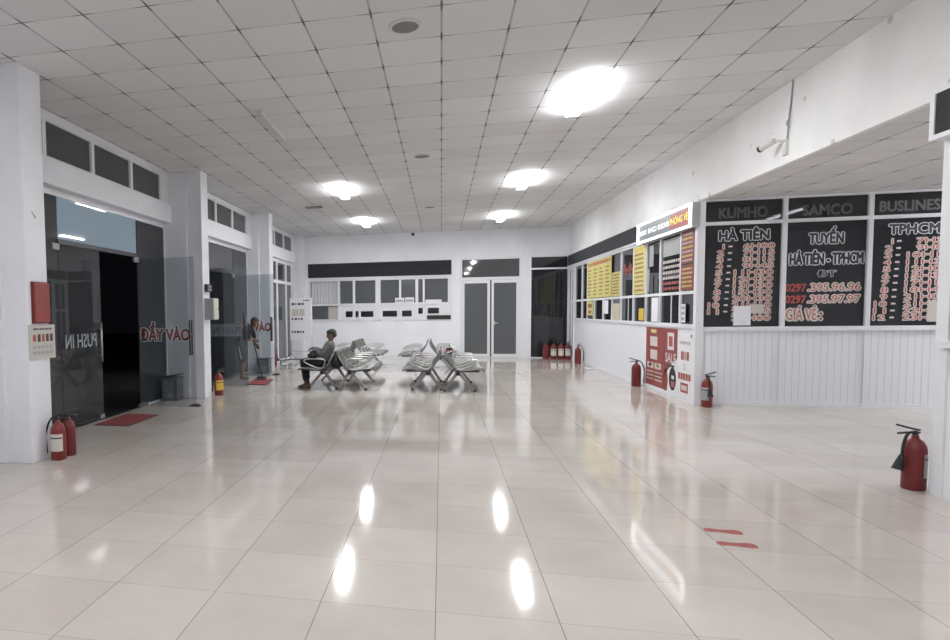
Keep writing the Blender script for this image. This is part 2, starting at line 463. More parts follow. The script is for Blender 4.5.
def entrance(n, y0, y1, a, b, c):
    """bay y0..y1; shut leaf a..b, open doorway b..c, the other leaf swung into the hall at c"""
    d = bpy.data.objects.new('door_%d' % n, None); COL.objects.link(d); struct(d)
    f = MB()
    f.box((-5.02, y0, 3.12), (-4.93, y1, 3.2)); f.box((-5.0, y0, 0), (-4.94, a - .02, .025))
    f.box((-5.0, c + .05, 0), (-4.94, y1, .025)); f.box((-5.02, y1 - .06, 0), (-4.93, y1, 3.12))
    f.build('door_frame', M['white'], d)
    MB().box((-4.985, a - .02, 2.5), (-4.925, c + .03, 2.56)).build('header_rail', M['dark_metal'], d)
    MB().box((-5.0, a - .02, -.01), (-4.9, c + .03, .012)).build('threshold', M['dark_metal'], d)
    MB().box((-4.956, y0, .025), (-4.945, a - .015, 3.12)).build('side_pane', M['door_glass'], d)
    MB().box((-4.956, c + .05, .025), (-4.945, y1 - .06, 3.12)).build('side_pane', M['door_glass'], d)
    MB().box((-4.956, a, 2.56), (-4.945, c + .02, 3.12)).build('transom_pane', M['frost'] if n == 1 else M['film_glass'], d)
    if n == 1:
        lf = MB().box((-4.957, a, .02), (-4.945, b, 2.5)).build('leaf', M['door_glass'], d)
        leaf_handle(lf, (-4.951, b - .07, 1.15), 'X')
    else:
        lf = MB().box((-4.93, a - .006, .02), (-3.93, a + .006, 2.48)).build('leaf', M['clear'], d)
        leaf_handle(lf, (-4.0, a, 1.28), 'Y', 'handle', 'dark_metal')
        MB().box((-4.93, a - .014, .015), (-4.78, a + .014, .07)).build('patch_fitting', M['steel'], lf)
    op = MB().box((-4.93, c - .006, .02), (-3.93, c + .006, 2.48)).build('leaf', M['clear'], d)
    leaf_handle(op, (-4.0, c, 1.16), 'Y', 'handle', 'dark_metal')
    for k, (yy, zz) in enumerate(((a - .05, 2.47), (c + .02, 2.47))):
        MB().box((-4.965, yy - .09, zz - .05), (-4.925, yy + .05, zz + .03), None, .006).build('patch_fitting', M['silver_label'], d)
    for yy in (a + .02, b - .1) if n == 1 else (): MB().box((-4.966, yy, .015), (-4.935, yy + .1, .07)).build('patch_fitting', M['steel'], lf)
    MB().box((-4.93, c - .014, .015), (-4.78, c + .014, .07)).build('patch_fitting', M['steel'], op)
    # lettering of the open leaf, read from the hall
    t = MB(); fr = frame((-4.95, c - .007, 1.12), (1, 0, 0))
    outlined(t, fr, 'ĐẨY VÀO', .06, 0, .185, .87, M['vinyl_dark'], M['vinyl_white'], bold=.055, edge=.075)
    for (u0, u1) in ((.07, .12), (.30, .34), (.55, .60), (.72, .77), (.86, .9)):
        pass
    t.build('lettering', None, op)
    # lettering of the shut leaf, on its street side and so seen reversed
    t = MB()
    if n == 1:
        fr = frame((-4.944, b - .12, 1.08), (0, -1, 0))
        put_text(t, fr, 'PUSH IN', 0.02, .02, .19, .76, M['frost_letter'], bold=.04)
    else:
        fr = frame((-4.06, a + .0065, 1.07), (-1, 0, 0))
        rect(t, fr, 0, 0, .68, .26, M['frost_panel'], .003)
        put_text(t, fr, 'PUSH IN', 0.03, .05, .15, .60, M['vinyl_grey'], bold=.0, z=.0015)
    t.build('lettering', None, lf)
    return d
entrance(1, 5.95, 10.55, 7.3, 8.3, 9.43)
entrance(2, 10.88, 15.45, 12.25, 13.28, 14.35)
# red shading of the letters on the open leaves
for d, c in (('door_1', 9.43), ('door_2', 14.35)):
    op = [o for o in COL.objects if o.parent and o.parent.name == d and o.name.startswith('leaf')][1]
    t = MB(); put_text(t, frame((-4.95, c - .007, 1.12), (1, 0, 0)), 'ĐẨY VÀO', .068, .02, .155, .855, M['vinyl_red'], bold=.0, z=.0034)
    t.build('letter_inlay', None, op)

# glazed bay with white frames next to the back wall
w = window()
f = MB(); y0, y1 = 15.8, 20.33
for yy in (y0 + .05, 17.0, 18.2, 19.3, y1 - .25): f.box((-4.93, yy - .05, 0), (-4.86, yy + .05, 3.2))
for zz in (.06, 2.5, 3.14): f.box((-4.93, y0, zz - .045), (-4.86, y1, zz + .045))
f.build('frame', M['white'], w)
for a, c in ((15.9, 16.95), (17.05, 18.15), (18.25, 19.25), (19.35, 20.03)):
    MB().box((-4.902, a, .1), (-4.896, c, 2.455)).build('pane', M['film_glass'], w)
    MB().box((-4.902, a, 2.545), (-4.896, c, 3.095)).build('pane', M['film_glass'], w)

# ------------------------------------------------------------------ back wall
bw = MB()
bw.box((-5.05, YB, 3.25), (XR + .1, YB + .15, H)); bw.box((-4.45, YB, 2.66), (.345, YB + .15, 3.25))
bw.box((-4.45, YB, 0), (.345, YB + .15, 1.27)); bw.box((-5.05, YB, 0), (-4.45, YB + .15, 3.25))
bw.box((.34, YB - .08, 0), (.60, YB + .15, 3.26)); bw.box((2.49, YB - .08, 0), (2.78, YB + .15, 4.1))
bw.box((XR - .05, YB - .02, 0), (XR + .1, YB + .15, 3.25))
struct(bw.build('wall_back', M['wall']))
struct(MB().box((-4.2, YB - .012, 0), (.34, YB, .09)).build('baseboard_back', M['white']))

# office window of the back wall: a wide upper row over pay slots
w = window('white framed office window row with pay slots under the long black board')
f = MB(); yf, yg = YB - .03, YB + .06
f.box((-4.45, yf, 1.765), (.36, yg, 1.83)); f.box((-4.45, yf, 1.25), (.36, yg, 1.30)); f.box((-4.45, yf, 2.6), (.36, yg, 2.68))
for x, ww in ((-4.42, .05), (-3.4, .08), (-2.88, .08), (-2.07, .17), (-1.335, .07), (-.79, .09), (-.565, .06), (.28, .14)):
    f.box((x - ww / 2, yf, 1.25), (x + ww / 2, yg, 2.68))
for a, c in ((-3.36, -3.2), (-3.2, -2.94), (-2.72, -2.68), (-2.2, -2.0), (-2.0, -1.94), (-1.44, -1.3), (-.98, -.8), (-.07, .3)):
    pass
f.build('frame', M['white'], w)
for a, c in ((-3.36, -2.92), (-2.84, -2.155), (-1.985, -1.37), (-1.3, -.835), (-.745, -.595), (-.535, .21)):
    MB().box((a, YB + .01, 1.83), (c, YB + .016, 2.6)).build('pane', M['grey_glass'], w)
# the lower row: white boards pierced by small openings
f = MB()
for holes, (a, c) in ((((-3.18, -2.94), (-2.85, -2.73), (-2.66, -2.23)), (-3.36, -2.155)), (((-1.925, -1.444), (-1.278, -.96)), (-1.985, -.835)), (((-.745, -.56), (-.44, -.07)), (-.745, .21))):
    zs = (1.37, 1.57) if a < -1 else (1.46, 1.65)
    f.box((a, YB, 1.30), (c, YB + .04, zs[0])); f.box((a, YB, zs[1]), (c, YB + .04, 1.765))
    x = a
    for p, q in holes: f.box((x, YB, zs[0]), (p, YB + .04, zs[1])); x = q
    f.box((x, YB, zs[0]), (c, YB + .04, zs[1]))
f.build('slot_board', M['white'], w)
MB().box((-4.4, YB + .02, 1.30), (-3.80, YB + .026, 1.765)).build('pane', M['grey_glass'], w)
MB().box((-.46, YB - .05, 1.27), (.30, YB - .03, 1.40)).build('slot_tray', M['dark_metal'], w)
struct(MB().box((-4.9, YB + 1.6, 0), (XR, YB + 1.7, 3.3)).box((-4.9, YB + .1, 3.26), (XR, YB + 1.7, 3.3)).box((-4.95, YB + .1, 0), (-4.9, YB + 1.7, 3.3))
       .box((-4.9, YB + .1, -.1), (XR, YB + 1.7, 0)).build('wall_office', M['office']))
# curtains behind the pane next to the entrance corner
c = MB()
for k in range(10):
    x = -4.34 + k * .1
    c.cyl((x, YB + .14, 1.84), (x, YB + .14, 2.6), .055, seg=10)
tag(c.build('curtain', M['curtain']), 'pleated white curtain behind the office window nearest the notice stand', 'curtain')
tag(MB().box((-3.78, YB + .05, 1.305), (-3.42, YB + .12, 1.74), None, .01).build('window_cabinet', M['paper_cream']), 'cream cabinet standing behind the lowest office pane below the curtain', 'cabinet')

bb = thing('sign_board', 'long blank black sign board above the office window row', 'sign board', (0, YB, 0))
MB().box((-4.46, -.07, 2.71), (.33, -.03, 3.20)).build('panel', M['board'], bb)
f = MB()
for z in (2.695, 3.215): f.box((-4.49, -.085, z - .02), (.36, -.0, z + .02))
for x in (-4.475, .345): f.box((x - .02, -.085, 2.68), (x + .02, -.0, 3.235))
f.build('frame', M['white'], bb)
hk = MB()
for x in (-4.25, -3.4, -2.4, -1.6, -.9, .1): hk.cyl((x, -.03, 3.235), (x + .02, -.01, 3.29), .008, seg=6)
hk.build('hook', M['steel'], bb)

# double door
d = bpy.data.objects.new('door_3', None); COL.objects.link(d); struct(d, 'grey glazed double door with white frame in the back wall')
f = MB()
f.box((.58, YB - .04, 0), (.66, YB + .08, 3.25)); f.box((2.43, YB - .04, 0), (2.51, YB + .08, 3.25))
for z0, z1 in ((2.53, 2.61), (3.18, 3.25)): f.box((.58, YB - .04, z0), (2.51, YB + .08, z1))
f.box((.58, YB - .03, -.0), (2.51, YB + .05, .02))
f.build('door_frame', M['white'], d)
MB().box((.66, YB + .015, 2.61), (2.43, YB + .022, 3.18)).build('transom_pane', M['film_glass'], d)
for a, c2 in ((.665, 1.535), (1.58, 2.425)):
    lf = MB().box((a, YB - .02, .03), (a + .07, YB + .02, 2.52)).box((c2 - .085, YB - .02, .03), (c2, YB + .02, 2.52)).box((a + .07, YB - .02, .03), (c2 - .085, YB + .02, .13)).box((a + .07, YB - .02, 2.42), (c2 - .085, YB + .02, 2.52)).build('leaf', M['white'], d)
    MB().box((a + .07, YB - .004, .13), (c2 - .085, YB + .004, 2.42)).build('pane', M['grey_glass'], lf)
MB().box((1.535, YB + .0, .03), (1.58, YB + .03, 2.52)).build('door_gap', M['rubber'], d)
hd = MB().cyl((1.66, YB - .02, 1.13), (1.66, YB - .075, 1.13), .012, seg=10).cyl((1.66, YB - .07, 1.13), (1.78, YB - .07, 1.13), .011, seg=10).box((1.635, YB - .027, 1.06), (1.685, YB - .018, 1.2))
hd.build('handle', M['steel'], d)

# dark glazed panel in the far corner
w = window('dark glass panel with transom beside the ticket counter')
MB().box((2.78, YB - .03, 2.81), (XR - .05, YB + .04, 2.86)).box((2.78, YB - .03, 0), (XR - .05, YB + .04, .03)).box((2.78, YB - .03, 3.2), (XR - .05, YB + .04, 3.25)).build('frame', M['white'], w)
MB().box((2.79, YB, .03), (XR - .06, YB + .008, 2.81)).build('pane', M['corner_glass'], w)
MB().box((2.79, YB, 2.86), (XR - .06, YB + .008, 3.2)).build('pane', M['office_glass'], w)
tag(MB().box((2.86, YB + .25, .02), (3.37, YB + .7, 1.37), None, .02).build('white_cabinet', M['paper']), 'white cabinet seen through the dark corner glass', 'cabinet')

# ------------------------------------------------------------------ ticket counter along the hall
lw = MB().box((XR, 10.9, 0), (XR + .1, 20.0, 1.22)).build('wall_counter', M['pvc_flat']); struct(lw)
struct(MB().box((XR - .012, 10.96, 0), (XR, 20.0, .05)).build('baseboard_counter', M['white']))
muls = [19.93, 18.99, 18.31, 15.06, 14.14, 13.33, 12.53, 11.54]
w = window('white framed ticket counter window covered in posters')
f = MB()
f.box((XR - .03, 10.9, 1.215), (XR + .08, 20.0, 1.275)); f.box((XR - .015, 10.9, 1.765), (XR + .05, 20.0, 1.815)); f.box((XR - .03, 10.9, 2.80), (XR + .06, 20.0, 2.86))
for y in muls: f.box((XR - .012, y - .03, 1.25), (XR + .05, y + .03, 2.82))
for y in (17.52, 16.62, 15.79): f.box((XR - .012, y - .025, 1.25), (XR + .05, y + .025, 1.78))
for y in (14.55, 12.0): f.box((XR + .01, y - .012, 1.25), (XR + .04, y + .012, 1.78))
f.build('frame', M['white'], w)
ys = [20.0] + muls + [10.95]
for a, c in zip(ys, ys[1:]):
    MB().box((XR + .018, c + .03, 1.815), (XR + .024, a - .03, 2.80)).build('pane', M['office_glass'], w)
    MB().box((XR + .018, c + .03, 1.275), (XR + .024, a - .03, 1.765)).build('pane', M['office_glass'], w)
# narrow glazed door at the far end of the counter
d = bpy.data.objects.new('door_4', None); COL.objects.link(d); struct(d)
f = MB()
for y in (20.02, 20.36, 20.72): f.box((XR - .03, y - .05, 0), (XR + .05, y + .05, 2.82))
for z in (.05, 1.75, 2.8): f.box((XR - .03, 20.0, z - .05), (XR + .05, 20.75, z + .05))
f.build('door_frame', M['white'], d)
for a, c in ((20.07, 20.31), (20.41, 20.67)):
    MB().box((XR + .0, a, .1), (XR + .006, c, 1.7)).build('pane', M['grey_glass'], d); MB().box((XR + .0, a, 1.8), (XR + .006, c, 2.75)).build('pane', M['grey_glass'], d)
# dark fascia
fa = thing('fascia_board', 'long dark grey fascia board over the ticket counter windows', 'sign board', (XR, 0, 0))
MB().box((-.05, 13.5, 2.88), (-.005, YB - .04, 3.21)).build('panel', M['fascia'], fa)
MB().box((-.07, 13.5, 2.855), (-.005, YB - .04, 2.885)).build('trim_rail', M['white'], fa)
# office interior behind counter and bay
struct(MB().box((7.4, 11.0, 0), (7.5, YB, BAY)).box((XR + .1, YB - .1, 0), (7.4, YB, BAY)).box((XR + .1, 14.6, 0), (7.4, 14.66, BAY)).build('wall_interior', M['office']))

# corner post and bay wall (faces the camera)
pb = MB().box((XR - .02, 10.82, 0), (XR + .085, 10.93, BAY), M['white'])
pb.build('trim_1')['kind'] = 'structure'
bay = MB().box((XR + .08, 10.9, .06), (8.6, 11.0, 1.17)).build('wall_bay', M['pvc']); struct(bay)
struct(MB().box((XR + .08, 10.885, 0), (8.6, 11.0, .06)).build('baseboard_bay', M['white']))
w = window('dark glazed bay window lettered with coach timetables')
f = MB()
f.box((XR + .08, 10.86, 1.17), (8.6, 11.0, 1.235)); f.box((XR + .08, 10.88, 2.82), (8.6, 10.96, 2.87)); f.box((XR + .08, 10.88, 3.19), (8.6, 10.96, BAY))
posts = (5.115, 6.225, 7.335, 8.45)
for x in posts: f.box((x - .03, 10.88, 0), (x + .03, 10.96, 3.2))
f.build('frame', M['white'], w)
xs = [XR + .05] + list(posts)
panes = []
for a, c in zip(xs, xs[1:]):
    panes.append(MB().box((a + .03, 10.925, 1.235), (c - .03, 10.932, 2.82)).build('pane', M['office_glass'], w))
    panes.append(MB().box((a + .03, 10.925, 2.87), (c - .03, 10.932, 3.19)).build('transom_pane', M['office_glass'], w))
FB = frame((0, 10.9245, 0), (1, 0, 0))
def sh(mb, s, x, y, h, w, align='L'): put_text(mb, FB, s, x, y, h, w, M['vinyl_grey'], align, .045)
t = MB(); sh(t, 'KUMHO', 4.23, 2.93, .155, .66); sh(t, 'SAMCO', 5.36, 2.92, .155, .64); sh(t, 'BUSLINES', 6.35, 2.93, .15, .74)
t.build('lettering', None, w)
t = MB()
outlined(t, FB, 'HÀ TIÊN', 4.24, 2.585, .145, .68, M['vinyl_dark'], M['vinyl_white'], bold=.06, edge=.08)
rows = ['6H00', '7H15', '8H15', '9H45', '11H30', '12H30', '13H30', '15H30', '20H30', '21H10', '22H15', '23H00']
def table(t, rows, xi, xd, xr, z0, z1, last=True):
    for k, r in enumerate(rows):
        z = z0 + (z1 - z0) * k / (len(rows) - 1) - .04
        if k < 11 or last:
            outlined(t, FB, str(k + 1), xi - .006 * k, z, .075, (.085 if k < 9 else .15), M['vinyl_red'], M['vinyl_cream'], 'R', .0, .165)
            rect(t, FB, xd - .005 * k, z + .025, xd + .055 - .005 * k, z + .05, M['vinyl_cream'])
        outlined(t, FB, r, xr - .003 * k, z, .075, (.42 if len(r) == 4 else .53), M['vinyl_red'], M['vinyl_cream'], 'R', .0, .165)
table(t, rows, 4.31, 4.37, 5.0, 2.49, 1.375, False)
t.build('lettering', None, w)
t = MB()
outlined(t, FB, 'TUYẾN', 5.68, 2.49, .155, .44, M['vinyl_dark'], M['vinyl_white'], 'C', .05, .08)
outlined(t, FB, 'HÀ TIÊN - TPHCM', 5.685, 2.18, .165, .95, M['vinyl_dark'], M['vinyl_white'], 'C', .05, .08)
outlined(t, FB, 'ĐT', 5.70, 1.99, .085, .24, M['vinyl_dark'], M['vinyl_white'], 'C', .04, .08)
for z, a, r in ((1.81, '0297', '.395.96.96'), (1.63, '0297', '.395.97.97')):
    outlined(t, FB, a, 5.165, z - .035, .11, .27, M['vinyl_red'], M['ink_red'], 'L', .01, .05)
    outlined(t, FB, r, 5.46, z - .035, .11, .68, M['vinyl_red'], M['vinyl_cream'], 'L', .0, .165)
outlined(t, FB, 'GIÁ VÉ :', 5.18, 1.335, .165, .47, M['vinyl_red'], M['vinyl_cream'], 'L', .0, .165)
t.build('lettering', None, w)
t = MB()
outlined(t, FB, 'TPHCM', 6.48, 2.595, .14, .62, M['vinyl_dark'], M['vinyl_white'], bold=.06, edge=.08)
table(t, ['7H30', '9H00', '10H15', '11H30', '12H00', '15H30', '17H15', '18H45', '21H00', '21H30', '22H00', '23H00'], 6.53, 6.58, 7.25, 2.49, 1.36)
t.build('lettering', None, w)
def paper(name, label, fr, x0, y0, x1, y1, m='paper', cat='paper'):
    mb = MB(); rect(mb, fr, x0, y0, x1, y1, M[m], .004, .002)
    return tag(mb.build(name), label, cat)
paper('paper_notice', 'torn white paper taped over the last rows of the HÀ TIÊN timetable', FB, 4.46, 1.255, 4.70, 1.56)
paper('paper_notice', 'cream strip of paper taped across the 21H10 row of the HÀ TIÊN timetable', FB, 4.705, 1.44, 4.88, 1.58, 'paper_cream')
paper('paper_notice', 'cream paper taped over the last rows of the TPHCM timetable', FB, 6.99, 1.29, 7.16, 1.60, 'paper_cream')
tag(MB().box((4.03, 10.95, 1.24), (4.17, 11.03, 1.37), None, .008).build('small_carton', M['paper_cream']), 'small pale carton on the sill behind the HÀ TIÊN pane', 'box')
# a tube burning in the office behind the bay panes
ol = thing('office_light', 'lit fluorescent tube in the office behind the bay window', 'light', (5.62, 12.0, 0))
MB().cyl((.035, .64, 3.08), (-.035, -.6, 3.08), .02, seg=10).build('tube', M['office_lamp'], ol)
MB().box((-.05, -.63, 3.11), (.05, .66, BAY)).build('housing', M['offwhite'], ol)

# near ticket booth
struct(MB().box((3.9, -1.0, 0), (4.0, 5.86, 1.2)).build('wall_booth', M['pvc_flat']))
struct(MB().box((3.885, 5.85, 0), (4.02, 5.97, BAY)).build('trim_2', M['white']))
struct(MB().box((4.02, 5.87, 0), (9.9, 5.95, BAY)).build('wall_booth_side', M['wall']))
w = window()
MB().box((3.86, -1.0, 1.2), (4.0, 5.9, 1.26)).box((3.885, -1.0, 2.74), (3.98, 5.86, 2.8)).box((3.885, 4.6, 1.26), (3.98, 4.68, 2.74)).build('frame', M['white'], w)
MB().box((3.93, -1.0, 1.26), (3.936, 4.6, 2.74)).build('pane', M['office_glass'], w)
MB().box((3.93, 4.68, 1.26), (3.936, 5.86, 2.74)).build('pane', M['office_glass'], w)
sb = thing('sign_board', 'dark sign board with white frame over the near ticket booth', 'sign board', (3.78, 0, 0))
MB().box((.01, 2.0, 2.87), (.11, 5.93, 3.2)).build('panel', M['fascia'], sb)
MB().box((0, 2.0, 2.84), (.12, 5.97, 2.875)).box((0, 2.0, 3.195), (.12, 5.97, 3.23)).box((0, 5.925, 2.84), (.12, 5.97, 3.23)).build('frame', M['white'], sb)
p = thing('poster', 'white poster with a red foot on the near booth window', 'poster', (3.922, 5.2, 1.3))
MB().box((0, -.3, .16), (.004, .62, 1.0)).build('sheet', M['paper'], p); MB().box((-.001, -.3, 0), (.004, .62, .16)).build('red_foot', M['poster_red'], p)

# ------------------------------------------------------------------ lightbox sign
lb = thing('lightbox_sign', 'lit lightbox sign with white border over the ticket counter', 'sign', (3.78, 0, 0))
MB().box((.02, 10.80, 2.80), (.14, 13.44, 3.18)).build('case', M['silver_label'], lb)
MB().box((.012, 10.82, 2.83), (.02, 13.42, 3.15)).build('sign_face', M['sign_back'], lb)
f = MB()
for z in (2.82, 3.155): f.box((-.01, 10.79, z - .013), (.02, 13.45, z + .013))
for y in (10.815, 13.425): f.box((-.01, y - .016, 2.81), (.02, y + .016, 3.165))
f.build('light_border', M['border_tube'], lb)
t = MB(); fr = frame((.012, 13.34, 2.90), (0, -1, 0))
t1 = MB(); rect(t1, fr, 1.62, -.04, 2.46, .21, M['sign_red'], 0); t1.build('red_field', None, lb)
put_text(t, fr, 'KUMHO', .0, .045, .085, .40, M['neon'], bold=.06); put_text(t, fr, 'SAMCO', .50, .045, .085, .46, M['neon'], bold=.06)
put_text(t, fr, 'BUSLINES', 1.04, .045, .085, .55, M['neon'], bold=.06); put_text(t, fr, 'PHÒNG VÉ', 1.64, .035, .11, .78, M['sign_yellow'], bold=.04, z=.003)
t.build('lettering', None, lb)

# ------------------------------------------------------------------ posters on the counter glass
def poster(label, y_far, y_near, z0, z1, m, cat='poster', x=XR - .016):
    """sheet on the counter glass; returns the thing and a drawing plane whose x runs from the far edge towards the camera"""
    p = thing('poster', label, cat, (x, y_far, z0))
    w = y_far - y_near
    MB().box((0, -w, 0), (.004, 0, z1 - z0)).build('sheet', M[m], p)
    return p, frame((0, 0, 0), (0, -1, 0)), w, z1 - z0
rng = random.Random(3)
GX = XR - .016
p, fr, w_, h_ = poster('big yellow price sheet with a red heading in four columns on the counter glass', 18.27, 15.83, 1.83, 2.79, 'yellow')
t = MB()
words(t, fr, .1, w_ - .1, h_ - .12, .08, M['ink_red'], rng)
for c in range(4):
    for r in range(8): words(t, fr, .1 + c * .6, .1 + c * .6 + rng.uniform(.26, .42), .07 + r * .092, .036, M['ink_brown'], rng)
t.build('printing', None, p)
p, fr, w_, h_ = poster('narrow yellow price sheet under the grey cut-out pane', 15.79, 15.10, 1.83, 2.38, 'yellow')
t = MB()
for r in range(7): words(t, fr, .08, w_ - .1, .05 + r * .07, .03, M['ink_brown'], rng)
t.build('printing', None, p)
p, fr, w_, h_ = poster('small yellow notice below the big yellow price sheet', 18.26, 17.6, 1.30, 1.75, 'yellow')
t = MB(); rect(t, fr, .12, .27, w_ - .12, .38, M['ink_brown']); rect(t, fr, .18, .12, w_ - .18, .2, M['ink_brown']); rect(t, fr, .04, .0, w_ - .04, .07, M['fascia'])
t.build('printing', None, p)
p, fr, w_, h_ = poster('white paper notice in the lower row of the counter glass', 16.52, 16.08, 1.42, 1.745, 'paper', 'paper')
p, fr, w_, h_ = poster('pale brown sheet dotted with orange squares on the lower counter glass', 15.70, 15.12, 1.28, 1.66, 'paper_cream')
t = MB()
for r in range(3):
    for c in range(2): rect(t, fr, .16 + c * .2, .06 + r * .1, .25 + c * .2, .11 + r * .1, M['yellow_label'])
t.build('printing', None, p)
p, fr, w_, h_ = poster('tall yellow fare sheet alone in its counter pane', 14.10, 13.37, 1.83, 2.79, 'yellow')
t = MB(); words(t, fr, .1, w_ - .1, h_ - .1, .06, M['yellow_label'], rng)
for r in range(9): words(t, fr, .08, w_ - .1, .06 + r * .09, .035, M['ink_brown'], rng)
t.build('printing', None, p)
p, fr, w_, h_ = poster('small orange and yellow tag below the tall yellow fare sheet', 13.72, 13.41, 1.30, 1.54, 'yellow_label')
p, fr, w_, h_ = poster('red poster with yellow lines of text by the corner post', 11.50, 10.96, 1.83, 2.79, 'poster_red')
t = MB()
for r in range(13):
    if r == 5: rect(t, fr, .03, .06 + r * .07, w_ - .03, .09 + r * .07, M['ink']); continue
    words(t, fr, .05, w_ - .05, .05 + r * .07, .032, M['yellow'] if r % 2 or r < 5 else M['paper_cream'], rng)
t.build('printing', None, p)
p, fr, w_, h_ = poster('tall white sheet in the lower pane below the letter-covered glass', 12.94, 12.59, 1.29, 1.74, 'paper', 'paper')
p, fr, w_, h_ = poster('small white notice printed in grey low in the pane by the corner post', 11.46, 11.27, 1.30, 1.60, 'paper', 'paper')
t = MB()
for r in range(3): rect(t, fr, .03, .04 + r * .09, w_ - .03, .085 + r * .09, M['silver_label'])
t.build('printing', None, p)
# lettering stuck directly on the panes
cw = [o for o in COL.objects if o.get('label') == 'white framed ticket counter window covered in posters'][0]
t = MB(); frw = frame((XR + .0165, 0, 0), (0, -1, 0))
for q in range(9): rect(t, frw, -14.98 + q * .08, 2.30 + .05 * math.sin(q * 2.1), -14.93 + q * .08, 2.46 + .06 * math.sin(q * 1.3), M['vinyl_red'])
for r in range(6):
    words(t, frw, -12.45, -11.62, 1.86 + r * .095, .05, M['vinyl_cream'] if r > 1 else M['vinyl_red'], rng)
rect(t, frw, -12.46, 2.46, -11.66, 2.76, M['silver_label'])
rect(t, frw, -13.22, 2.34, -12.98, 2.74, M['silver_label'])
rect(t, frw, -13.3, 1.86, -13.2, 2.3, M['silver_label'])
t.build('lettering', None, cw)

# banners on the counter's low wall
def banner(label, ya, yb, z0, z1, m):
    p = thing('banner', label, 'banner', (XR - .008, ya, z0)); MB().box((0, yb - ya, 0), (.006, 0, z1 - z0)).build('sheet', M[m], p)
    return p, frame((0, 0, 0), (0, -1, 0)), ya - yb, z1 - z0
p, fr, w_, h_ = banner('red banner with white blocks of print on the counter front', 13.24, 12.24, .08, 1.18, 'poster_red')
t = MB()
rect(t, fr, .28, 1.0, .58, 1.06, M['yellow']); rect(t, fr, .24, .75, .64, .93, M['vinyl_cream']); rect(t, fr, .26, .50, .64, .68, M['vinyl_cream'])
for k in range(2): rect(t, fr, .1 + k * .42, .33, .44 + k * .42, .44, M['vinyl_cream']); rect(t, fr, .2 + k * .42, .36, .34 + k * .42, .42, M['yellow'])
for r in range(3): words(t, fr, .08, .46, .25 - r * .07, .025, M['vinyl_cream'], rng); words(t, fr, .52, .92, .25 - r * .07, .025, M['vinyl_cream'], rng)
t.build('printing', None, p)
p, fr, w_, h_ = banner('half red half white SALE banner with a round picture on the counter front', 12.22, 11.60, .07, 1.18, 'paper')
t = MB()
t.prism([fr @ Vector(q) for q in ((0, 1.11, .0012), (0, .30, .0012), (.16, .36, .0012), (.40, .52, .0012), (.62, .60, .0012), (.62, 1.11, .0012))], (-.001, 0, 0), M['poster_red'])
t.prism([fr @ Vector(q) for q in ((0, .0, .0012), (0, .36, .0012), (.14, .40, .0012), (.2, .2, .0012), (.16, .0, .0012))], (-.001, 0, 0), M['poster_red'])
rect(t, fr, .16, .74, .46, 1.04, M['vinyl_white'], .003); rect(t, fr, .22, .80, .40, .98, M['vinyl_red'], .0045)
put_text(t, fr, 'SALE', .06, .52, .16, .5, M['vinyl_cream'], bold=.03, z=.003)
rect(t, fr, .1, .44, .5, .48, M['ink'], .003)
t.prism([fr @ Vector((.42 + .17 * math.cos(a * PI / 10), .24 + .20 * math.sin(a * PI / 10), .0022)) for a in range(20)], (-.001, 0, 0), M['fascia'])
rect(t, fr, .36, .10, .52, .20, M['vinyl_red'], .004); rect(t, fr, .38, .24, .5, .3, M['vinyl_white'], .004)
t.build('printing', None, p)
p, fr, w_, h_ = banner('white advertising sheet with red and grey lettering by the corner post', 11.59, 10.96, .06, 1.17, 'paper')
t = MB()
words(t, fr, .1, .54, .88, .05, M['silver_label'], rng); rect(t, fr, .16, .62, .28, .76, M['vinyl_red']); rect(t, fr, .30, .62, .38, .76, M['silver_label']); rect(t, fr, .4, .62, .5, .76, M['vinyl_red'])
put_text(t, fr, '2', .32, .46, .1, None, M['silver_label'], 'C', .04)
for k in range(5): rect(t, fr, .05 + k * .11, .29, .14 + k * .11, .40, M['vinyl_red'])
rect(t, fr, .16, .08, .48, .24, M['vinyl_red']); rect(t, fr, .2, .12, .44, .20, M['vinyl_cream'], .003)
rect(t, fr, .56, 1.0, .60, 1.05, M['ink'])
t.build('printing', None, p)

# ------------------------------------------------------------------ ceiling fittings
def ceiling_light(x, y, label, lit='lamp', w=.16):
    t = thing('ceiling_light', label, 'ceiling light', (x, y, H), 0, 'batten lights on the hall ceiling')
    MB().box((-w / 2 + .02, -.585, -.075), (w / 2 - .02, .585, 0)).build('housing', M['offwhite'], t)
    MB().box((-w / 2, -.6, -.088), (w / 2, .6, -.074), None, .004).build('diffuser', M[lit], t)
    return t
ceiling_light(1.65, 8.1, 'lit ceiling batten nearest the security camera')
ceiling_light(1.61, 13.0, 'lit ceiling batten in front of the one above the double door')
ceiling_light(1.61, 17.75, 'small lit ceiling batten close to the double door')
ceiling_light(-2.05, 13.0, 'lit ceiling batten above the benches where the seated person waits')
ceiling_light(-2.12, 17.65, 'small lit ceiling batten before the black sign board')
ceiling_light(-2.25, 8.25, 'unlit ceiling batten over the first glass entrance', 'lamp_dead', .09)
for k, (x, y) in enumerate(((1.65, 3.2), (-2.1, 3.2), (1.65, -1.7), (-2.1, -1.7))):  # unseen lamps added to brighten the foreground
    ceiling_light(x, y, ('added fill batten above the photographer, counter row', 'added fill batten above the photographer, entrance row', 'added fill batten behind the photographer, counter row', 'added fill batten behind the photographer, entrance row')[k], 'lamp_dim')
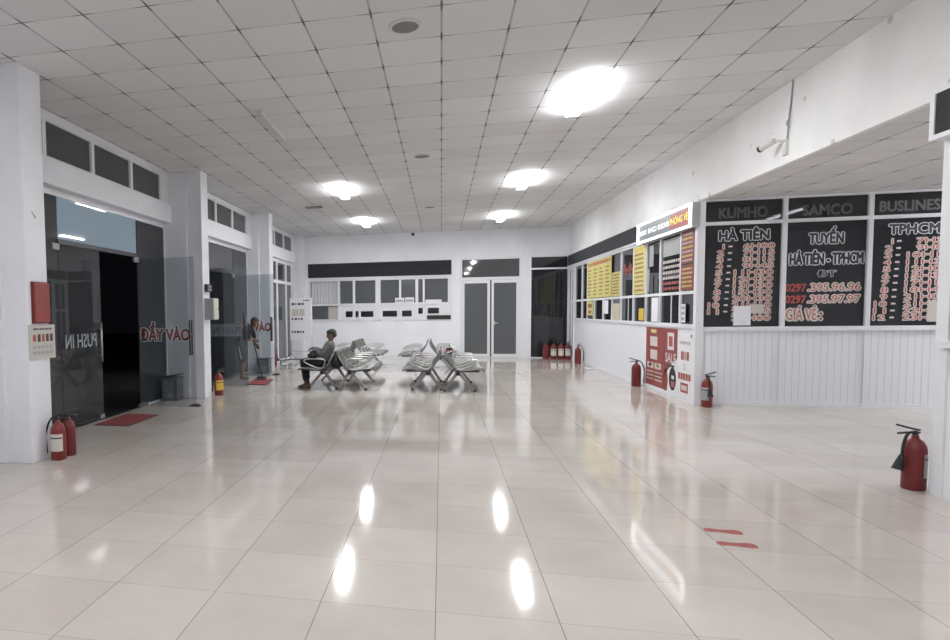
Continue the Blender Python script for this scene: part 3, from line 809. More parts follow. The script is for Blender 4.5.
for x, y, z, l in ((9.45, 10.1, BAY, 'added fill batten on the low ceiling of the side bay, deeper in the bay'), (8.55, 10.1, BAY, 'added fill batten on the low ceiling of the side bay, nearer the hall'), (-.9, YB + .95, 3.26, 'added fill batten inside the office behind the back wall')):  # unseen lamps added to brighten the bay and the back office
    t = thing('fill_batten', l, 'ceiling light', (x, y, z)); MB().box((-.05, -.585, -.03), (.05, .585, 0)).build('housing', M['offwhite'], t)
    MB().box((-.06, -.6, -.06), (.06, .6, -.031)).build('diffuser', M['lamp_dim'] if z == BAY else M['office_lamp'], t)
def ceiling_speaker(x, y, label):
    t = thing('ceiling_speaker', label, 'ceiling speaker', (x, y, H), 0, 'round ceiling speakers')
    MB().lathe([(.155, 0), (.155, -.008), (.12, -.014), (.118, -.006)][::-1]).build('ring', M['offwhite'], t)
    MB().lathe([(.118, -.012), (.118, -.002)]).build('grille', M['grille'], t)
ceiling_speaker(-.319, 5.8, 'round grey ceiling speaker nearest the camera')
ceiling_speaker(-.312, 10.6, 'round grey ceiling speaker midway down the hall')
ceiling_speaker(-.273, 15.8, 'round grey ceiling speaker nearest the back wall')
v = thing('ceiling_vent', 'small dark ceiling plate near the third pillar', 'vent', (-3.04, 14.94, H))
MB().box((-.2, -.12, -.02), (.2, .12, 0), None, .006).build('plate', M['grille'], v)
dc = thing('dome_camera', 'tiny black dome camera at the top of the back wall', 'security camera', (-.909, YB, 4.08))
MB().cyl((0, -.002, 0), (0, -.04, 0), .06, seg=20).build('mount', M['offwhite'], dc); MB().ell((0, -.05, -.01), (.055, .055, .055), sub=3).build('dome', M['black'], dc, True)
cc = thing('bullet_camera', 'white bullet security camera on the bulkhead above the counter', 'security camera', (XR, 8.36, 3.43))
MB().box((-.03, -.04, -.13), (0, .04, .05), None, .008).build('mount', M['offwhite'], cc)
MB().tube([(-.02, 0, .03), (-.08, .05, .05), (-.12, .1, .045)], .016, smooth=1).build('arm', M['offwhite'], cc)
qd = Vector((-.45, .85, -.28)).normalized(); pc = Vector((-.10, .06, .055))
MB().cyl(pc, pc + qd * .17, .033, seg=20).build('barrel', M['offwhite'], cc, False)
MB().cyl(pc + qd * .17, pc + qd * .195, .037, seg=20).build('lens_cap', M['black'], cc)
cb = MB(); cb.tube([(XR - .012, 8.25, H), (XR - .012, 8.27, 3.9), (XR - .012, 8.31, 3.72), (XR - .02, 8.30, 3.62), (XR - .012, 8.33, 3.48)], .009, smooth=1)
cb.tube([(XR - .012, 8.3, 3.74), (XR - .03, 8.26, 3.7), (XR - .03, 8.33, 3.66), (XR - .012, 8.30, 3.6)], .008, smooth=2)
tag(cb.build('camera_cable', M['silver_label']), 'grey cable running up from the bullet camera to the ceiling', 'cable')

# ------------------------------------------------------------------ pillar fittings
t = thing('fire_alarm_box', 'red box on the first entrance pillar above the calendar board', 'alarm box', (-4.2, 5.78, 1.47))
MB().box((0.02, -.115, 0), (.04, .15, .44)).build('base', M['darkred'], t); MB().box((.04, -.105, .01), (.065, .14, .43), None, .006).build('cover', M['box_red'], t)
t = thing('calendar_board', 'white printed board hanging below the red box on the first pillar', 'notice board', (-4.2, 5.78, 1.09))
MB().box((.02, -.18, 0), (.036, .25, .365)).build('sheet', M['paper_cream'], t)
tt = MB(); fr = frame((.036, -.18, 0), (0, 1, 0))
words(tt, fr, .06, .38, .31, .02, M['ink'], rng); rect(tt, fr, .05, .19, .10, .26, M['vinyl_red'])
for k in range(4): rect(tt, fr, .13 + k * .07, .185, .175 + k * .07, .265, M['ink'] if k != 1 else M['vinyl_red'])
for r in range(2):
    for k in range(5): rect(tt, fr, .05 + k * .07, .05 + r * .06, .095 + k * .07, .085 + r * .06, M['silver_label'])
tt.build('printing', None, t)
t = thing('switch_cabinet', 'grey metal cabinet on the second entrance pillar', 'cabinet', (-4.22, 10.6, 1.44))
MB().box((0, 0, 0), (.17, .26, .39), None, .006).build('body', M['box_grey'], t); MB().box((.17, .01, .01), (.182, .25, .38), None, .004).build('door', M['label'], t); MB().cyl((.182, .21, .2), (.196, .21, .2), .012, seg=10).build('lock', M['black'], t)
t = thing('door_bell', 'small black striped fitting above the grey metal cabinet', 'fitting', (-4.22, 10.62, 1.95))  # door bell mounted on the pillar face
MB().box((0, 0, 0), (.06, .22, .14), None, .008).build('body', M['black'], t); MB().box((.06, .02, .03), (.064, .2, .055)).box((.06, .02, .085), (.064, .2, .11)).build('stripe', M['silver_label'], t)
t = MB().cyl((-4.2, 5.72, 2.66), (-4.185, 5.72, 2.66), .025, seg=10).cyl((-4.19, 5.72, 2.66), (-4.17, 5.78, 2.58), .01, seg=8)
tag(t.build('wall_hook', M['paper_cream']), 'small beige hook high on the first entrance pillar', 'hook')

# ------------------------------------------------------------------ fire extinguishers
def extinguisher(loc, label, h=.5, r=.085, aim=0., lab=None, lab_at=-PI / 2, hose='thin', hose_at=PI, m='red'):
    t = thing('fire_extinguisher', label, 'fire extinguisher', loc, 0, 'red fire extinguishers standing on the floor')
    hb = h * .86
    MB().lathe([(r * .9, 0), (r, .012), (r, hb - .1), (r * .93, hb - .06), (r * .7, hb - .022), (r * .36, hb), (.024, hb + .01), (.024, hb + .03)]).build('body', M[m], t)
    if lab:
        q = MB(); n = 10; z0, z1 = h * .22, h * .62
        vs = [[q.bm.verts.new(((r + .0015) * math.cos(a), (r + .0015) * math.sin(a), z)) for z in (z0, z1)] for a in [lab_at + (k / n - .5) * 2.0 for k in range(n + 1)]]
        for a, c in zip(vs, vs[1:]): q.bm.faces.new((a[0], c[0], c[1], a[1]))
        vs = [[q.bm.verts.new(((r + .0022) * math.cos(a), (r + .0022) * math.sin(a), z)) for z in (z1 - .05, z1 - .035)] for a in [lab_at + (k / n - .5) * 1.9 for k in range(n + 1)]]
        q.mats = [M[lab], M['ink']]
        for a, c in zip(vs, vs[1:]): q.bm.faces.new((a[0], c[0], c[1], a[1])).material_index = 1
        q.build('paper_label', None, t)
    MB().cyl((0, 0, hb + .02), (0, 0, hb + .065), .02, .016, seg=12).build('valve', M['dark_metal'], t)
    c, s = math.cos(aim), math.sin(aim)
    lv = MB(); z = hb + .05
    lv.tube([(-.03 * c, -.03 * s, z), (.05 * c, .05 * s, z), (.12 * c, .12 * s, z - .012)], .009, seg=6); lv.build('handle', M['black'], t)
    lv = MB(); lv.tube([(-.03 * c, -.03 * s, z + .02), (.05 * c, .05 * s, z + .04), (.13 * c, .13 * s, z + .062)], .009, seg=6); lv.build('lever', M['black'], t)
    c, s = math.cos(hose_at), math.sin(hose_at); e = r + .03
    if hose == 'thin':
        MB().tube([(0, 0, hb + .04), (.05 * c, .05 * s, hb + .07), (e * c, e * s, hb + .02), ((e + .045) * c, (e + .045) * s, hb - .1), ((e + .05) * c, (e + .05) * s, .22), ((e + .04) * c, (e + .04) * s, .06)], .010, smooth=2).build('hose', M['rubber'], t)
    else:
        MB().tube([(0, 0, hb + .04), (.06 * c, .06 * s, hb + .06), (e * .9 * c, e * .9 * s, hb - .03), ((e + .0) * c, (e + .0) * s, hb - .14)], .011, smooth=2).build('hose', M['rubber'], t)
        MB().cyl((e * c, e * s, hb - .14), ((e + .035) * c, (e + .035) * s, .17), .018, .042, seg=14).build('horn', M['rubber'], t)
    return t
extinguisher((-4.03, 5.83, 0), 'labelled fire extinguisher in front at the first entrance pillar', .46, .082, .4, 'label', -PI / 2 + .15, 'thin', PI * .97)
extinguisher((-4.04, 6.03, 0), 'fire extinguisher behind the labelled one at the first pillar', .46, .078, 1.2, None, 0, 'thin', 2.6, 'darkred')
extinguisher((-4.12, 11.0, 0), 'fire extinguisher with yellow label at the second entrance pillar', .47, .085, 1., 'yellow_label', -.9, 'thin', 2.9)
extinguisher((-4.72, 17.2, 0), 'fire extinguisher beside the notice stand by the glazed entrance bay', .44, .075, 1., None, 0, 'horn', -.3)
extinguisher((3.86, 6.10, 0), 'large fire extinguisher with black horn at the near booth post', .50, .079, PI - .1, 'silver_label', -.3, 'horn', PI + .25, 'darkred')
extinguisher((4.02, 10.66, 0), 'fire extinguisher with black levers at the bay corner post', .50, .078, .2, 'silver_label', -2.6, 'horn', -1.6)
extinguisher((3.76, 13.30, 0), 'fire extinguisher with a long hose beside the red banner', .52, .085, 2.6, None, 0, 'thin', .25, 'darkred')
extinguisher((3.75, 18.6, 0), 'lone fire extinguisher at the counter front before the dark corner glass', .53, .085, 1., None, 0, 'thin', .3, 'darkred')
for k, (x, l, dy) in enumerate(((3.16, None, 0), (3.385, 'label', 0), (3.60, 'label', 0), (3.80, 'label', 0))):
    extinguisher((x, 20.25 + dy, 0), ('unlabelled fire extinguisher at the outer end of the row before the dark corner glass', 'second fire extinguisher of the row before the dark corner glass', 'third fire extinguisher of the row before the dark corner glass, beside the end one', 'fire extinguisher at the counter end of the row before the dark corner glass')[k], .53, .095, 1., l, -PI / 2 - .15, 'thin', PI / 2, 'darkred')

# ------------------------------------------------------------------ floor things
def floor_mat(x0, y0, x1, y1, label, sk=0.):
    t = thing('door_mat', label, 'mat', ((x0 + x1) / 2, (y0 + y1) / 2, 0)); a, c = (x1 - x0) / 2, (y1 - y0) / 2
    MB().prism([(-a - .02, -c - .02, .001), (a + .02, -c - .02, .001), (a + .02 + sk, c + .02, .001), (-a - .02 + sk, c + .02, .001)], (0, 0, .006)).build('rubber_edge', M['rubber'], t)
    MB().prism([(-a, -c, .006), (a, -c, .006), (a + sk, c, .006), (-a + sk, c, .006)], (0, 0, .009)).build('pile', M['mat_red'], t)
floor_mat(-4.76, 7.75, -4.26, 8.66, 'red door mat at the first glass entrance')
floor_mat(-4.12, 12.68, -3.70, 13.75, 'red door mat at the second glass entrance under the mop', -.12)
def bin_(loc, w, d, h, label, tilt=True):
    t = thing('waste_bin', label, 'bin', loc)
    b = MB(); b.prism([(-w / 2 * .88, -d / 2 * .88, 0), (w / 2 * .88, -d / 2 * .88, 0), (w / 2 * .88, d / 2 * .88, 0), (-w / 2 * .88, d / 2 * .88, 0)], (0, 0, h * .86)); 
    b.build('body', M['bin'], t)
    MB().box((-w / 2 + .05, -d / 2 + .01, .05), (w / 2 - .09, -d / 2 + .025, h * .78)).build('front_panel', M['bin_light'], t)
    MB().box((-w / 2, -d / 2, h * .84), (w / 2, d / 2, h * .9), None, .008).build('rim', M['bin'], t)
    if tilt: MB().prism([(-w / 2 * .8, -d / 2 * .9, h * .9), (w / 2, -d / 2 * .9, h * 1.0), (w / 2, d / 2 * .9, h * 1.0), (-w / 2 * .8, d / 2 * .9, h * .9)], (0, 0, .02)).build('lid', M['black'], t)
bin_((-4.74, 10.28, 0), .33, .3, .46, 'grey swing-lid bin behind the open glass leaf of the first entrance')
bin_((-4.45, 15.2, 0), .36, .3, .44, 'grey bin behind the open glass leaf of the second entrance', False)
for k, (x, y, l) in enumerate(((-4.03, 9.62, 'black door stop at the foot of the first open glass leaf'), (-4.02, 14.75, 'black door stop at the foot of the second open glass leaf'))):
    t = MB().prism([(-.09, -.04, 0), (.09, -.04, 0), (.09, .04, 0), (-.09, .04, 0)], (0, 0, .02)).prism([(-.05, -.03, .02), (.07, -.03, .02), (.07, .03, .02), (-.05, .03, .02)], (0, 0, .02))
    o = t.build('door_stop', M['rubber']); o.location = (x, y, .001); tag(o, l, 'door stop')
def sole(cx, cy, ang, label):
    P = [(-.14, .0), (-.13, .028), (-.09, .036), (-.03, .026), (.03, .03), (.09, .042), (.13, .034), (.145, 0), (.13, -.03), (.08, -.038), (.02, -.03), (-.04, -.022), (-.1, -.03), (-.135, -.022)]
    o = MB().prism([(x * .82, y * 1.25, 0) for x, y in P], (0, 0, .0012)).build('footprint_sticker', M['sticker'])
    o.location = (cx, cy, .0006); o.rotation_euler = (0, 0, ang); tag(o, label, 'floor sticker', 'red footprint stickers')
sole(1.895, 4.71, -.12, 'worn red footprint sticker on the tiles farther from the camera')
sole(1.875, 4.455, -.06, 'worn red footprint sticker on the tiles nearer to the camera')

# ------------------------------------------------------------------ benches
def make_bench():
    t = thing('airport_bench', 'x', 'bench', (0, 0, 0), 0, 'back to back steel waiting benches')
    n, pw = 3, .6; L_ = n * pw
    MB().box((-.035, .03, .31), (.035, L_ - .03, .375), None, .006).build('beam', M['dark_metal'], t)
    prof = [(-.245, .755), (-.238, .70), (-.195, .615), (-.135, .53), (-.075, .46), (-.02, .42)]
    seat = [(-.02, .42), (.03, .402), (.11, .397), (.22, .408), (.33, .425), (.42, .432), (.465, .42), (.48, .395)]
    def sheet(pts, y0, y1, th=.014):
        b = MB()
        a = [Vector((x, 0, z)) for x, z in pts]; nrm = []
        for k in range(len(a)):
            d = (a[min(k + 1, len(a) - 1)] - a[max(k - 1, 0)]).normalized(); nrm.append(Vector((-d.z, 0, d.x)))
        poly = a + [p - m_ * th for p, m_ in reversed(list(zip(a, nrm)))]
        for k in range(len(a) - 1):
            q = [a[k], a[k + 1], a[k + 1] - nrm[k + 1] * th, a[k] - nrm[k] * th]
            b.prism([p + Vector((0, y0, 0)) for p in q], (0, y1 - y0, 0))
        for j in range(7):                                   # pressed ribs running down the sheet
            yy = y0 + (y1 - y0) * (j + .5) / 7
            b.tube([p + m_ * .003 + Vector((0, yy, 0)) for p, m_ in zip(a, nrm)], .009, seg=6)
        for yy in (y0, y1): b.tube([p + Vector((0, yy, 0)) for p in a], .014, seg=8)
        for p in (a[0], a[-1]): b.tube([p + Vector((0, y0, 0)), p + Vector((0, y1, 0))], .014, seg=8)
        return b
    for k in range(n):
        y0, y1 = k * pw + .03, (k + 1) * pw - .03
        sheet(seat, y0, y1).build('seat', M['seatmetal'], t)
        MB().box((.0, y0 + .02, .376), (.40, y1 - .02, .388)).build('shade_plate', M['black'], t)  # black plate added to deepen the shade under the seat
        sheet(prof, y0, y1).build('backrest', M['seatmetal'], t)
    for y in (.1, L_ - .26):
        lg = MB()
        for fx in (-.255, .315):
            d = 1 if fx > 0 else -1
            lg.prism([(0 - .03 * d, y - .022, .36), (.05 * d, y - .022, .36), (fx, y - .016, .03), (fx - .05 * d, y - .016, .03)], (0, .04, 0))
        lg.box((-.05, y - .03, .315), (.05, y + .03, .40))
        lo = lg.build('leg', M['legmetal'], t)
        for fx in (-.25, .31): MB().cyl((fx, y, .0), (fx, y, .035), .026, .02, seg=12).build('foot', M['rubber'], lo)
        MB().box((-.06, y - .05, .375), (.2, y + .05, .395)).build('bracket', M['black'], t)
    for k in range(n + 1):
        y = min(max(k * pw, .012), L_ - .012)
        MB().tube([(-.02, y, .41), (-.075, y, .55), (-.07, y, .62), (.27, y, .625), (.36, y, .60), (.345, y, .55), (.2, y, .48)], .0125, smooth=2, closed=True).build('armrest', M['steel'], t)
    return t
bench = make_bench(); first = True
def put_bench(x, y, face, label):
    """face +1 looks to the counter (+X), -1 to the entrance"""
    global first
    o = bench if first else copy_tree(bench); first = False
    o.location = (x, y if face > 0 else y + 1.8, 0); o.rotation_euler = (0, 0, 0 if face > 0 else PI); o['label'] = label
put_bench(-1.77, 12.0, 1, 'steel bench back to back with the seated person, facing the counter')
put_bench(-2.33, 12.0, -1, 'steel bench on which the person in grey sits')
put_bench(-2.0, 16.3, 1, 'steel bench beyond the seated person, facing the counter, before the office window')
put_bench(-2.56, 16.3, -1, 'steel bench beyond the seated person, facing the entrance, before the office window')
put_bench(.31, 12.0, 1, 'front steel bench of the middle block facing the counter')
put_bench(-.25, 12.0, -1, 'front steel bench of the middle block facing the entrance')
put_bench(-.04, 15.95, 1, 'rear steel bench of the middle block facing the counter with a small bag on it')
put_bench(-.60, 15.95, -1, 'rear steel bench of the middle block facing the entrance')
t = thing('small_bag', 'small black and red bag left on the rear middle bench', 'bag', (.20, 16.1, .435))
MB().ell((0, 0, .10), (.09, .11, .10), sub=3).build('body', M['bag'], t, True); MB().ell((-.02, -.06, .08), (.06, .06, .05), sub=2).build('pocket', M['vinyl_red'], t, True)
MB().tube([(0, -.05, .18), (0, -.03, .27), (0, .03, .27), (0, .05, .18)], .008, smooth=2).build('strap', M['bag'], t)

t = thing('backpack', 'black backpack wedged between the two backrests behind the seated person', 'bag', (-2.05, 12.0, .40))
b_ = MB()
for y in (.14, .42): b_.cap(Vector((0, y, .13)), .12, Vector((0, y, .25)), .045, (1, .8, 1))
b_.cap(Vector((0, .14, .14)), .11, Vector((0, .42, .14)), .11)
BACKPACK = (b_, t)
# ------------------------------------------------------------------ notice stand
t = thing('notice_stand', 'white notice board on a wheeled stand near the back corner', 'notice board', (-4.25, 18.6, 0))
MB().box((-.325, -.02, .70), (.35, .0, 2.0)).build('board', M['paper'], t)
f = MB()
for x in (-.33, .355): f.tube([(x, .012, .05), (x, .012, 2.0)], .014)
f.tube([(-.33, .012, .35), (.355, .012, .35)], .012); f.build('frame', M['steel'], t)
for x in (-.33, .355):
    fo = MB(); fo.tube([(x - .27, -.30, .07), (x, .0, .10), (x + .27, .30, .07)], .016); fo.tube([(x - .15, -.17, .09), (x, .0, .3), (x + .15, .17, .09)], .010)
    fo = fo.build('foot', M['dark_metal'], t)
    for y in (-.28, .28): MB().cyl((x + y * .9 - .015, y, .034), (x + y * .9 + .015, y, .034), .033, seg=14).build('caster', M['rubber'], fo)
tt = MB(); fr = frame((-.325, -.0205, .70), (1, 0, 0))
words(tt, fr, .42, .62, 1.2, .04, M['ink'], rng)
for z in (1.08, .62, .22): words(tt, fr, .05, .44, z, .065, M['ink'], rng)
rect(tt, fr, .06, .74, .27, .96, M['paper_cream']); rect(tt, fr, .29, .74, .46, .96, M['paper_cream'])
tt.build('printing', None, t)

# things on the office ledge
for (x0, x1, z1, l) in ((-1.50, -1.2, 1.975, 'white box on the office ledge next to its twin, farther from the double door'), (-1.17, -.88, 1.985, 'white box on the office ledge next to its twin, nearer the double door')):
    o = thing('paper_box', l, 'box', ((x0 + x1) / 2, YB - .12, 1.0)) if False else thing('paper_box', l, 'box', ((x0 + x1) / 2, YB - .015, 1.832))
    a = (x1 - x0) / 2; MB().box((-a, -.015, 0), (a, .02, z1 - 1.832 + .02), None, .004).build('body', M['paper'], o)
    MB().box((-a + .03, -.017, .03), (a - .03, -.0145, .10)).build('print', M['silver_label'], o)
o = thing('paper_tray', 'flat white tray on the office ledge beside the double door', 'tray', (-.25, YB - .015, 1.832)); MB().box((-.26, -.015, 0), (.26, .02, .085), None, .006).build('body', M['paper'], o)

# ------------------------------------------------------------------ people
def solid(mb, name, m, parent, voxel=.008, it=3):
    """fuse overlapping volumes into one continuous skin"""
    o = mb.build(name, m, None)
    r = o.modifiers.new('r', 'REMESH'); r.mode = 'VOXEL'; r.voxel_size = voxel; r.use_smooth_shade = True
    s = o.modifiers.new('s', 'SMOOTH'); s.iterations = it; s.factor = .5
    bpy.context.view_layer.update()
    me = bpy.data.meshes.new_from_object(o.evaluated_get(bpy.context.evaluated_depsgraph_get()))
    old = o.data; o.modifiers.clear(); o.data = me; bpy.data.meshes.remove(old); me.name = name
    if not me.materials: me.materials.append(m)
    for p in me.polygons: p.use_smooth = True
    if parent: o.parent = parent
    return o
V = Vector
solid(BACKPACK[0], 'body', M['bag'], BACKPACK[1], .01)
MB().tube([(-.0, .2, .28), (-.0, .24, .345), (.0, .3, .345), (.0, .34, .28)], .01, smooth=2).build('strap', M['bag'], BACKPACK[1])
def hand(mb, wrist, d, side, palm_n, curl=.5):
    """palm, four unequal bent fingers and a thumb leaving the palm's side; d points along the hand, side towards the thumb"""
    d = V(d).normalized(); n = V(palm_n).normalized(); s = V(side).normalized(); w = V(wrist)
    mb.cap(w, .024, w + d * .04, .022); 
    for k in (-1, 0, 1): mb.cap(w + d * .02 + s * .016 * k, .016, w + d * .085 + s * .02 * k, .0145)
    for k, ln in enumerate((.068, .078, .072, .055)):
        b0 = w + d * .088 + s * (.031 - .0205 * k)
        d1 = (d + n * curl * .6).normalized(); d2 = (d + n * curl * 1.8).normalized(); d3 = (d + n * curl * 3.).normalized()
        p1 = b0 + d1 * ln * .45; p2 = p1 + d2 * ln * .33; p3 = p2 + d3 * ln * .28
        mb.cap(b0 - d * .02, .0095, p1, .0088).cap(p1, .0088, p2, .0082).cap(p2, .0082, p3, .007)
    b0 = w + d * .03 + s * .024; p1 = b0 + (d * .6 + s * .8).normalized() * .04; p2 = p1 + (d + n * curl + s * .1).normalized() * .032
    mb.cap(b0, .014, p1, .0105).cap(p1, .0105, p2, .0085)
def head(mb, c, f, upv):
    """c centre of the skull; returns the head's frame"""
    f = V(f).normalized(); s = f.cross(V(upv)).normalized(); u = s.cross(f)
    R = Matrix((f, s, u)).transposed()
    P = lambda a, b_, c_: V(c) + f * a + s * b_ + u * c_
    mb.ell(P(-.008, 0, .02), (.094, .074, .092), rot=R); mb.ell(P(.022, 0, -.045), (.062, .056, .068), rot=R)
    mb.cap(P(.055, 0, -.085), .026, P(.03, 0, -.07), .04)                       # chin
    mb.cap(P(.084, 0, .018), .009, P(.101, 0, -.022), .0125)                     # nose
    mb.cap(P(.08, -.03, .03), .010, P(.08, .03, .03), .010)                      # brow
    mb.cap(P(.079, -.018, -.052), .008, P(.079, .018, -.052), .008)              # mouth
    for q in (-1, 1): mb.ell(P(-.008, q * .076, -.008), (.022, .010, .032), rot=R); mb.cap(P(.05, q * .042, -.02), .02, P(.03, q * .048, -.03), .024)
    return P, R
def finish_head(P, R, parent, hair_r, hm):
    for q in (-1, 1): MB().ell(P(.077, q * .028, .008), (.009, .012, .008), rot=R, sub=2).build('eye', M['eye'], parent, True)
    b = MB(); b.ell(P(-.024, 0, .04), (.092 * hair_r, .080 * hair_r, .080 * hair_r), rot=R); b.ell(P(-.05, 0, -.005), (.064 * hair_r, .073 * hair_r, .07), rot=R); b.ell(P(.01, 0, .075), (.07, .062, .042), rot=R)
    solid(b, 'hair', hm, parent, .008)

def seated_person():
    # built round the spot under the hips; looks towards -X
    t = thing('person', 'person in a grey shirt and black trousers sitting on a steel bench with a bag', 'person', (-2.42, 12.42, 0))
    pel = V((.02, 0, .53)); mid = V((.10, 0, .68)); che = V((.185, 0, .84)); nb = V((.205, 0, .94)); hc = V((.225, 0, 1.085))
    shl = [V((.20, s * .165, .885)) for s in (1, -1)]; elb = [V((.05, s * .225, .71)) for s in (1, -1)]; wri = [V((-.12, s * .08, .815)) for s in (1, -1)]
    hip = [V((.0, s * .09, .52)) for s in (1, -1)]; kne = [V((-.345, s * .13, .535)) for s in (1, -1)]; ank = [V((-.30, s * .12, .085)) for s in (1, -1)]
    b = MB()
    b.cap(pel, .115, mid, .115, (.9, 1.2, 1)); b.cap(mid, .112, che, .12, (.85, 1.25, 1)); b.cap(che, .10, nb, .05, (.9, 1.3, 1)); b.cap(nb, .05, hc + V((-.005, 0, -.06)), .046)
    for k in (0, 1):
        b.cap(V((.195, 0, .88)), .07, shl[k], .055); b.cap(shl[k], .05, elb[k], .037); b.cap(elb[k], .038, wri[k], .024)
        hand(b, wri[k], (-.9, -.35 if k == 0 else .35, -.1), (.1, (-1 if k == 0 else 1), .5), (0, 0, -1), .55)
        b.cap(hip[k], .085, kne[k], .055); b.cap(kne[k], .054, kne[k].lerp(ank[k], .4), .05); b.cap(kne[k].lerp(ank[k], .4), .05, ank[k], .032)
        b.cap(ank[k] + V((.03, 0, -.045)), .03, ank[k] + V((-.09, 0, -.05)), .028, (1, 1.1, .9)); b.cap(ank[k] + V((-.09, 0, -.052)), .027, ank[k] + V((-.15, 0, -.058)), .021, (1, 1.4, .9)); b.cap(ank[k], .034, ank[k] + V((-.06, 0, -.04)), .03)
    P, R = head(b, hc, (-.95, 0, -.32), (0, 0, 1))
    solid(b, 'body', M['skin'], t, .0065)
    finish_head(P, R, t, 1.04, M['hair'])
    c = MB()
    c.cap(pel + V((0, 0, .03)), .126, mid, .128, (.95, 1.2, 1)); c.cap(mid, .126, che, .134, (.88, 1.25, 1)); c.cap(che, .115, nb + V((0, 0, -.02)), .062, (.95, 1.35, 1))
    for k in (0, 1): c.cap(V((.195, 0, .88)), .085, shl[k], .07); c.cap(shl[k], .067, elb[k], .054); c.cap(elb[k], .053, elb[k].lerp(wri[k], .8), .038)
    solid(c, 'shirt', M['shirt_grey'], t, .008)
    c = MB(); c.cap(pel + V((.02, 0, -.0)), .132, pel + V((.0, 0, .01)), .13, (.9, 1.25, .85))
    for k in (0, 1): c.cap(hip[k], .10, kne[k], .072); c.cap(kne[k], .07, kne[k].lerp(ank[k], .75), .055)
    solid(c, 'trousers', M['cloth_black'], t, .009)
    for k in (0, 1):
        q = ank[k]; sd = MB(); sd.cap(V((q.x + .04, q.y, .012)), .011, V((q.x - .15, q.y, .012)), .011, (1, 3.4, .9)); sd.cap(V((q.x - .06, q.y, .03)), .014, V((q.x - .10, q.y, .045)), .014, (1, 3.0, 1))
        solid(sd, 'sandal', M['rubber'], t, .006, 1)
seated_person()
t = thing('lap_bag', 'black bag held on the lap of the seated person', 'bag', (-2.60, 12.42, .62))
bb_ = MB(); bb_.cap(V((.03, -.12, .05)), .07, V((.03, .12, .05)), .07, (1.6, 1, .85)); bb_.cap(V((.04, -.10, .11)), .05, V((.04, .10, .11)), .05, (1.5, 1, .8)); solid(bb_, 'body', M['bag'], t, .008)
MB().tube([(-.05, -.09, .07), (-.09, -.07, .03), (-.10, .07, .03), (-.05, .09, .07)], .009, smooth=2).build('strap', M['bin'], t)

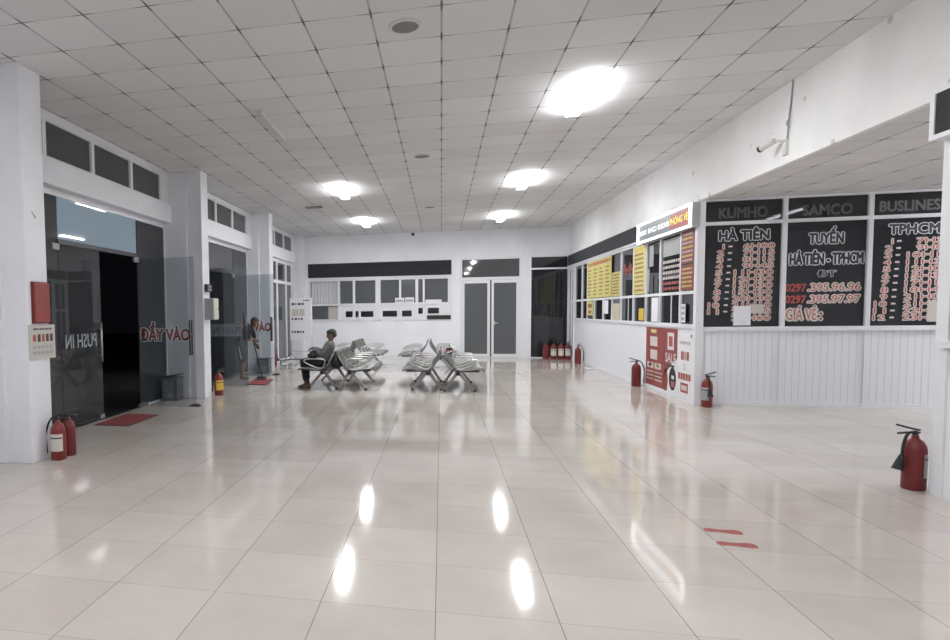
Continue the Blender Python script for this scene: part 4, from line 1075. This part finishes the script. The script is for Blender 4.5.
def mopping_person():
    # bends towards +X over a mop
    t = thing('person', 'person in a dark shirt and black shorts mopping at the second entrance', 'person', (-4.50, 13.72, 0))
    pel = V((-.10, 0, .84)); mid = V((-.03, 0, .99)); che = V((.10, 0, 1.16)); nb = V((.19, 0, 1.245)); hc = V((.285, -.01, 1.345))
    shl = [V((.14, s * .17, 1.19)) for s in (1, -1)]; elb = [V((.20, .21, .94)), V((.20, -.23, .95))]; wri = [V((.28, .06, .80)), V((.24, -.05, .95))]
    hip = [V((-.10, s * .09, .82)) for s in (1, -1)]; kne = [V((-.045, .10, .45)), V((-.01, -.11, .45))]; ank = [V((-.10, .11, .09)), V((-.03, -.12, .09))]
    b = MB()
    b.cap(pel, .105, mid, .105, (.9, 1.2, 1)); b.cap(mid, .105, che, .115, (.9, 1.25, 1)); b.cap(che, .095, nb, .05, (.9, 1.3, 1)); b.cap(nb, .05, hc + V((-.03, 0, -.06)), .047)
    for k in (0, 1):
        b.cap(V((.13, 0, 1.18)), .07, shl[k], .055); b.cap(shl[k], .05, elb[k], .037); b.cap(elb[k], .038, wri[k], .025)
        hand(b, wri[k], (.55, -.55 if k == 0 else .55, -.45), (.5, 0, .85), (1, (-.9 if k == 0 else .9), 0), .7)
        b.cap(hip[k], .085, kne[k], .056); b.cap(kne[k], .054, kne[k].lerp(ank[k], .35), .052); b.cap(kne[k].lerp(ank[k], .35), .052, ank[k], .033)
        b.cap(ank[k] + V((-.035, 0, -.045)), .03, ank[k] + V((.09, 0, -.05)), .028, (1, 1.1, .9)); b.cap(ank[k] + V((.09, 0, -.052)), .027, ank[k] + V((.15, 0, -.058)), .021, (1, 1.4, .9)); b.cap(ank[k], .034, ank[k] + V((.06, 0, -.04)), .03)
    P, R = head(b, hc, (.85, -.15, -.52), (.3, 0, 1))
    solid(b, 'body', M['skin'], t, .0065)
    finish_head(P, R, t, 1.0, M['hair'])
    c = MB()
    c.cap(pel + V((.0, 0, -.02)), .125, mid, .122, (.95, 1.2, 1)); c.cap(mid, .122, che, .13, (.92, 1.25, 1)); c.cap(che, .11, nb + V((-.01, 0, -.02)), .062, (.95, 1.35, 1))
    for k in (0, 1): c.cap(V((.13, 0, 1.18)), .084, shl[k], .07); c.cap(shl[k], .067, elb[k].lerp(shl[k], .2), .056)
    solid(c, 'shirt', M['shirt_dark'], t, .008)
    c = MB(); c.cap(pel + V((0, 0, -.03)), .127, pel + V((0, 0, .03)), .12, (.95, 1.22, .9))
    for k in (0, 1): c.cap(hip[k], .105, kne[k] + V((0, 0, .02)), .088)
    so = solid(c, 'shorts', M['shorts'], t, .009)
    st = MB(); st.cap(V((-.06, -.205, .76)), .014, V((-.005, -.198, .50)), .014, (1, .35, 1)); solid(st, 'stripe', M['vinyl_white'], so, .006, 1)
mopping_person()
t = thing('mop', 'long handled mop held by the person at the second entrance', 'mop', (-4.08, 13.70, .016))
MB().tube([(.02, 0, .05), (-.16, .015, .78), (-.24, .03, 1.1)], .013, seg=8).build('handle', M['dark_metal'], t)
MB().box((-.10, -.03, .035), (.13, .03, .06), None, .008).build('clamp', M['black'], t)
hm = MB()
for k in range(16):
    x = -.1 + .23 * k / 15; hm.tube([(x, 0, .045), (x + rng.uniform(-.02, .02), -.05, .012), (x + rng.uniform(-.03, .03), -.10 - rng.uniform(0, .04), .008)], .008, seg=5)
tag(hm.build('mop_head', M['fascia'], t), None)

# ------------------------------------------------------------------ world and look
W = bpy.data.worlds.new('night'); SC.world = W; W.use_nodes = True
W.node_tree.nodes['Background'].inputs[0].default_value = (.0015, .0016, .002, 1); W.node_tree.nodes['Background'].inputs[1].default_value = 1.
vs = SC.view_settings
vs.view_transform = 'Standard'; vs.look = 'None'; vs.exposure = .49; vs.gamma = 1; vs.use_curve_mapping = False
SC.cycles.max_bounces = 8; SC.cycles.transparent_max_bounces = 16; SC.cycles.use_denoising = True
SC.cycles.sample_clamp_indirect = 6
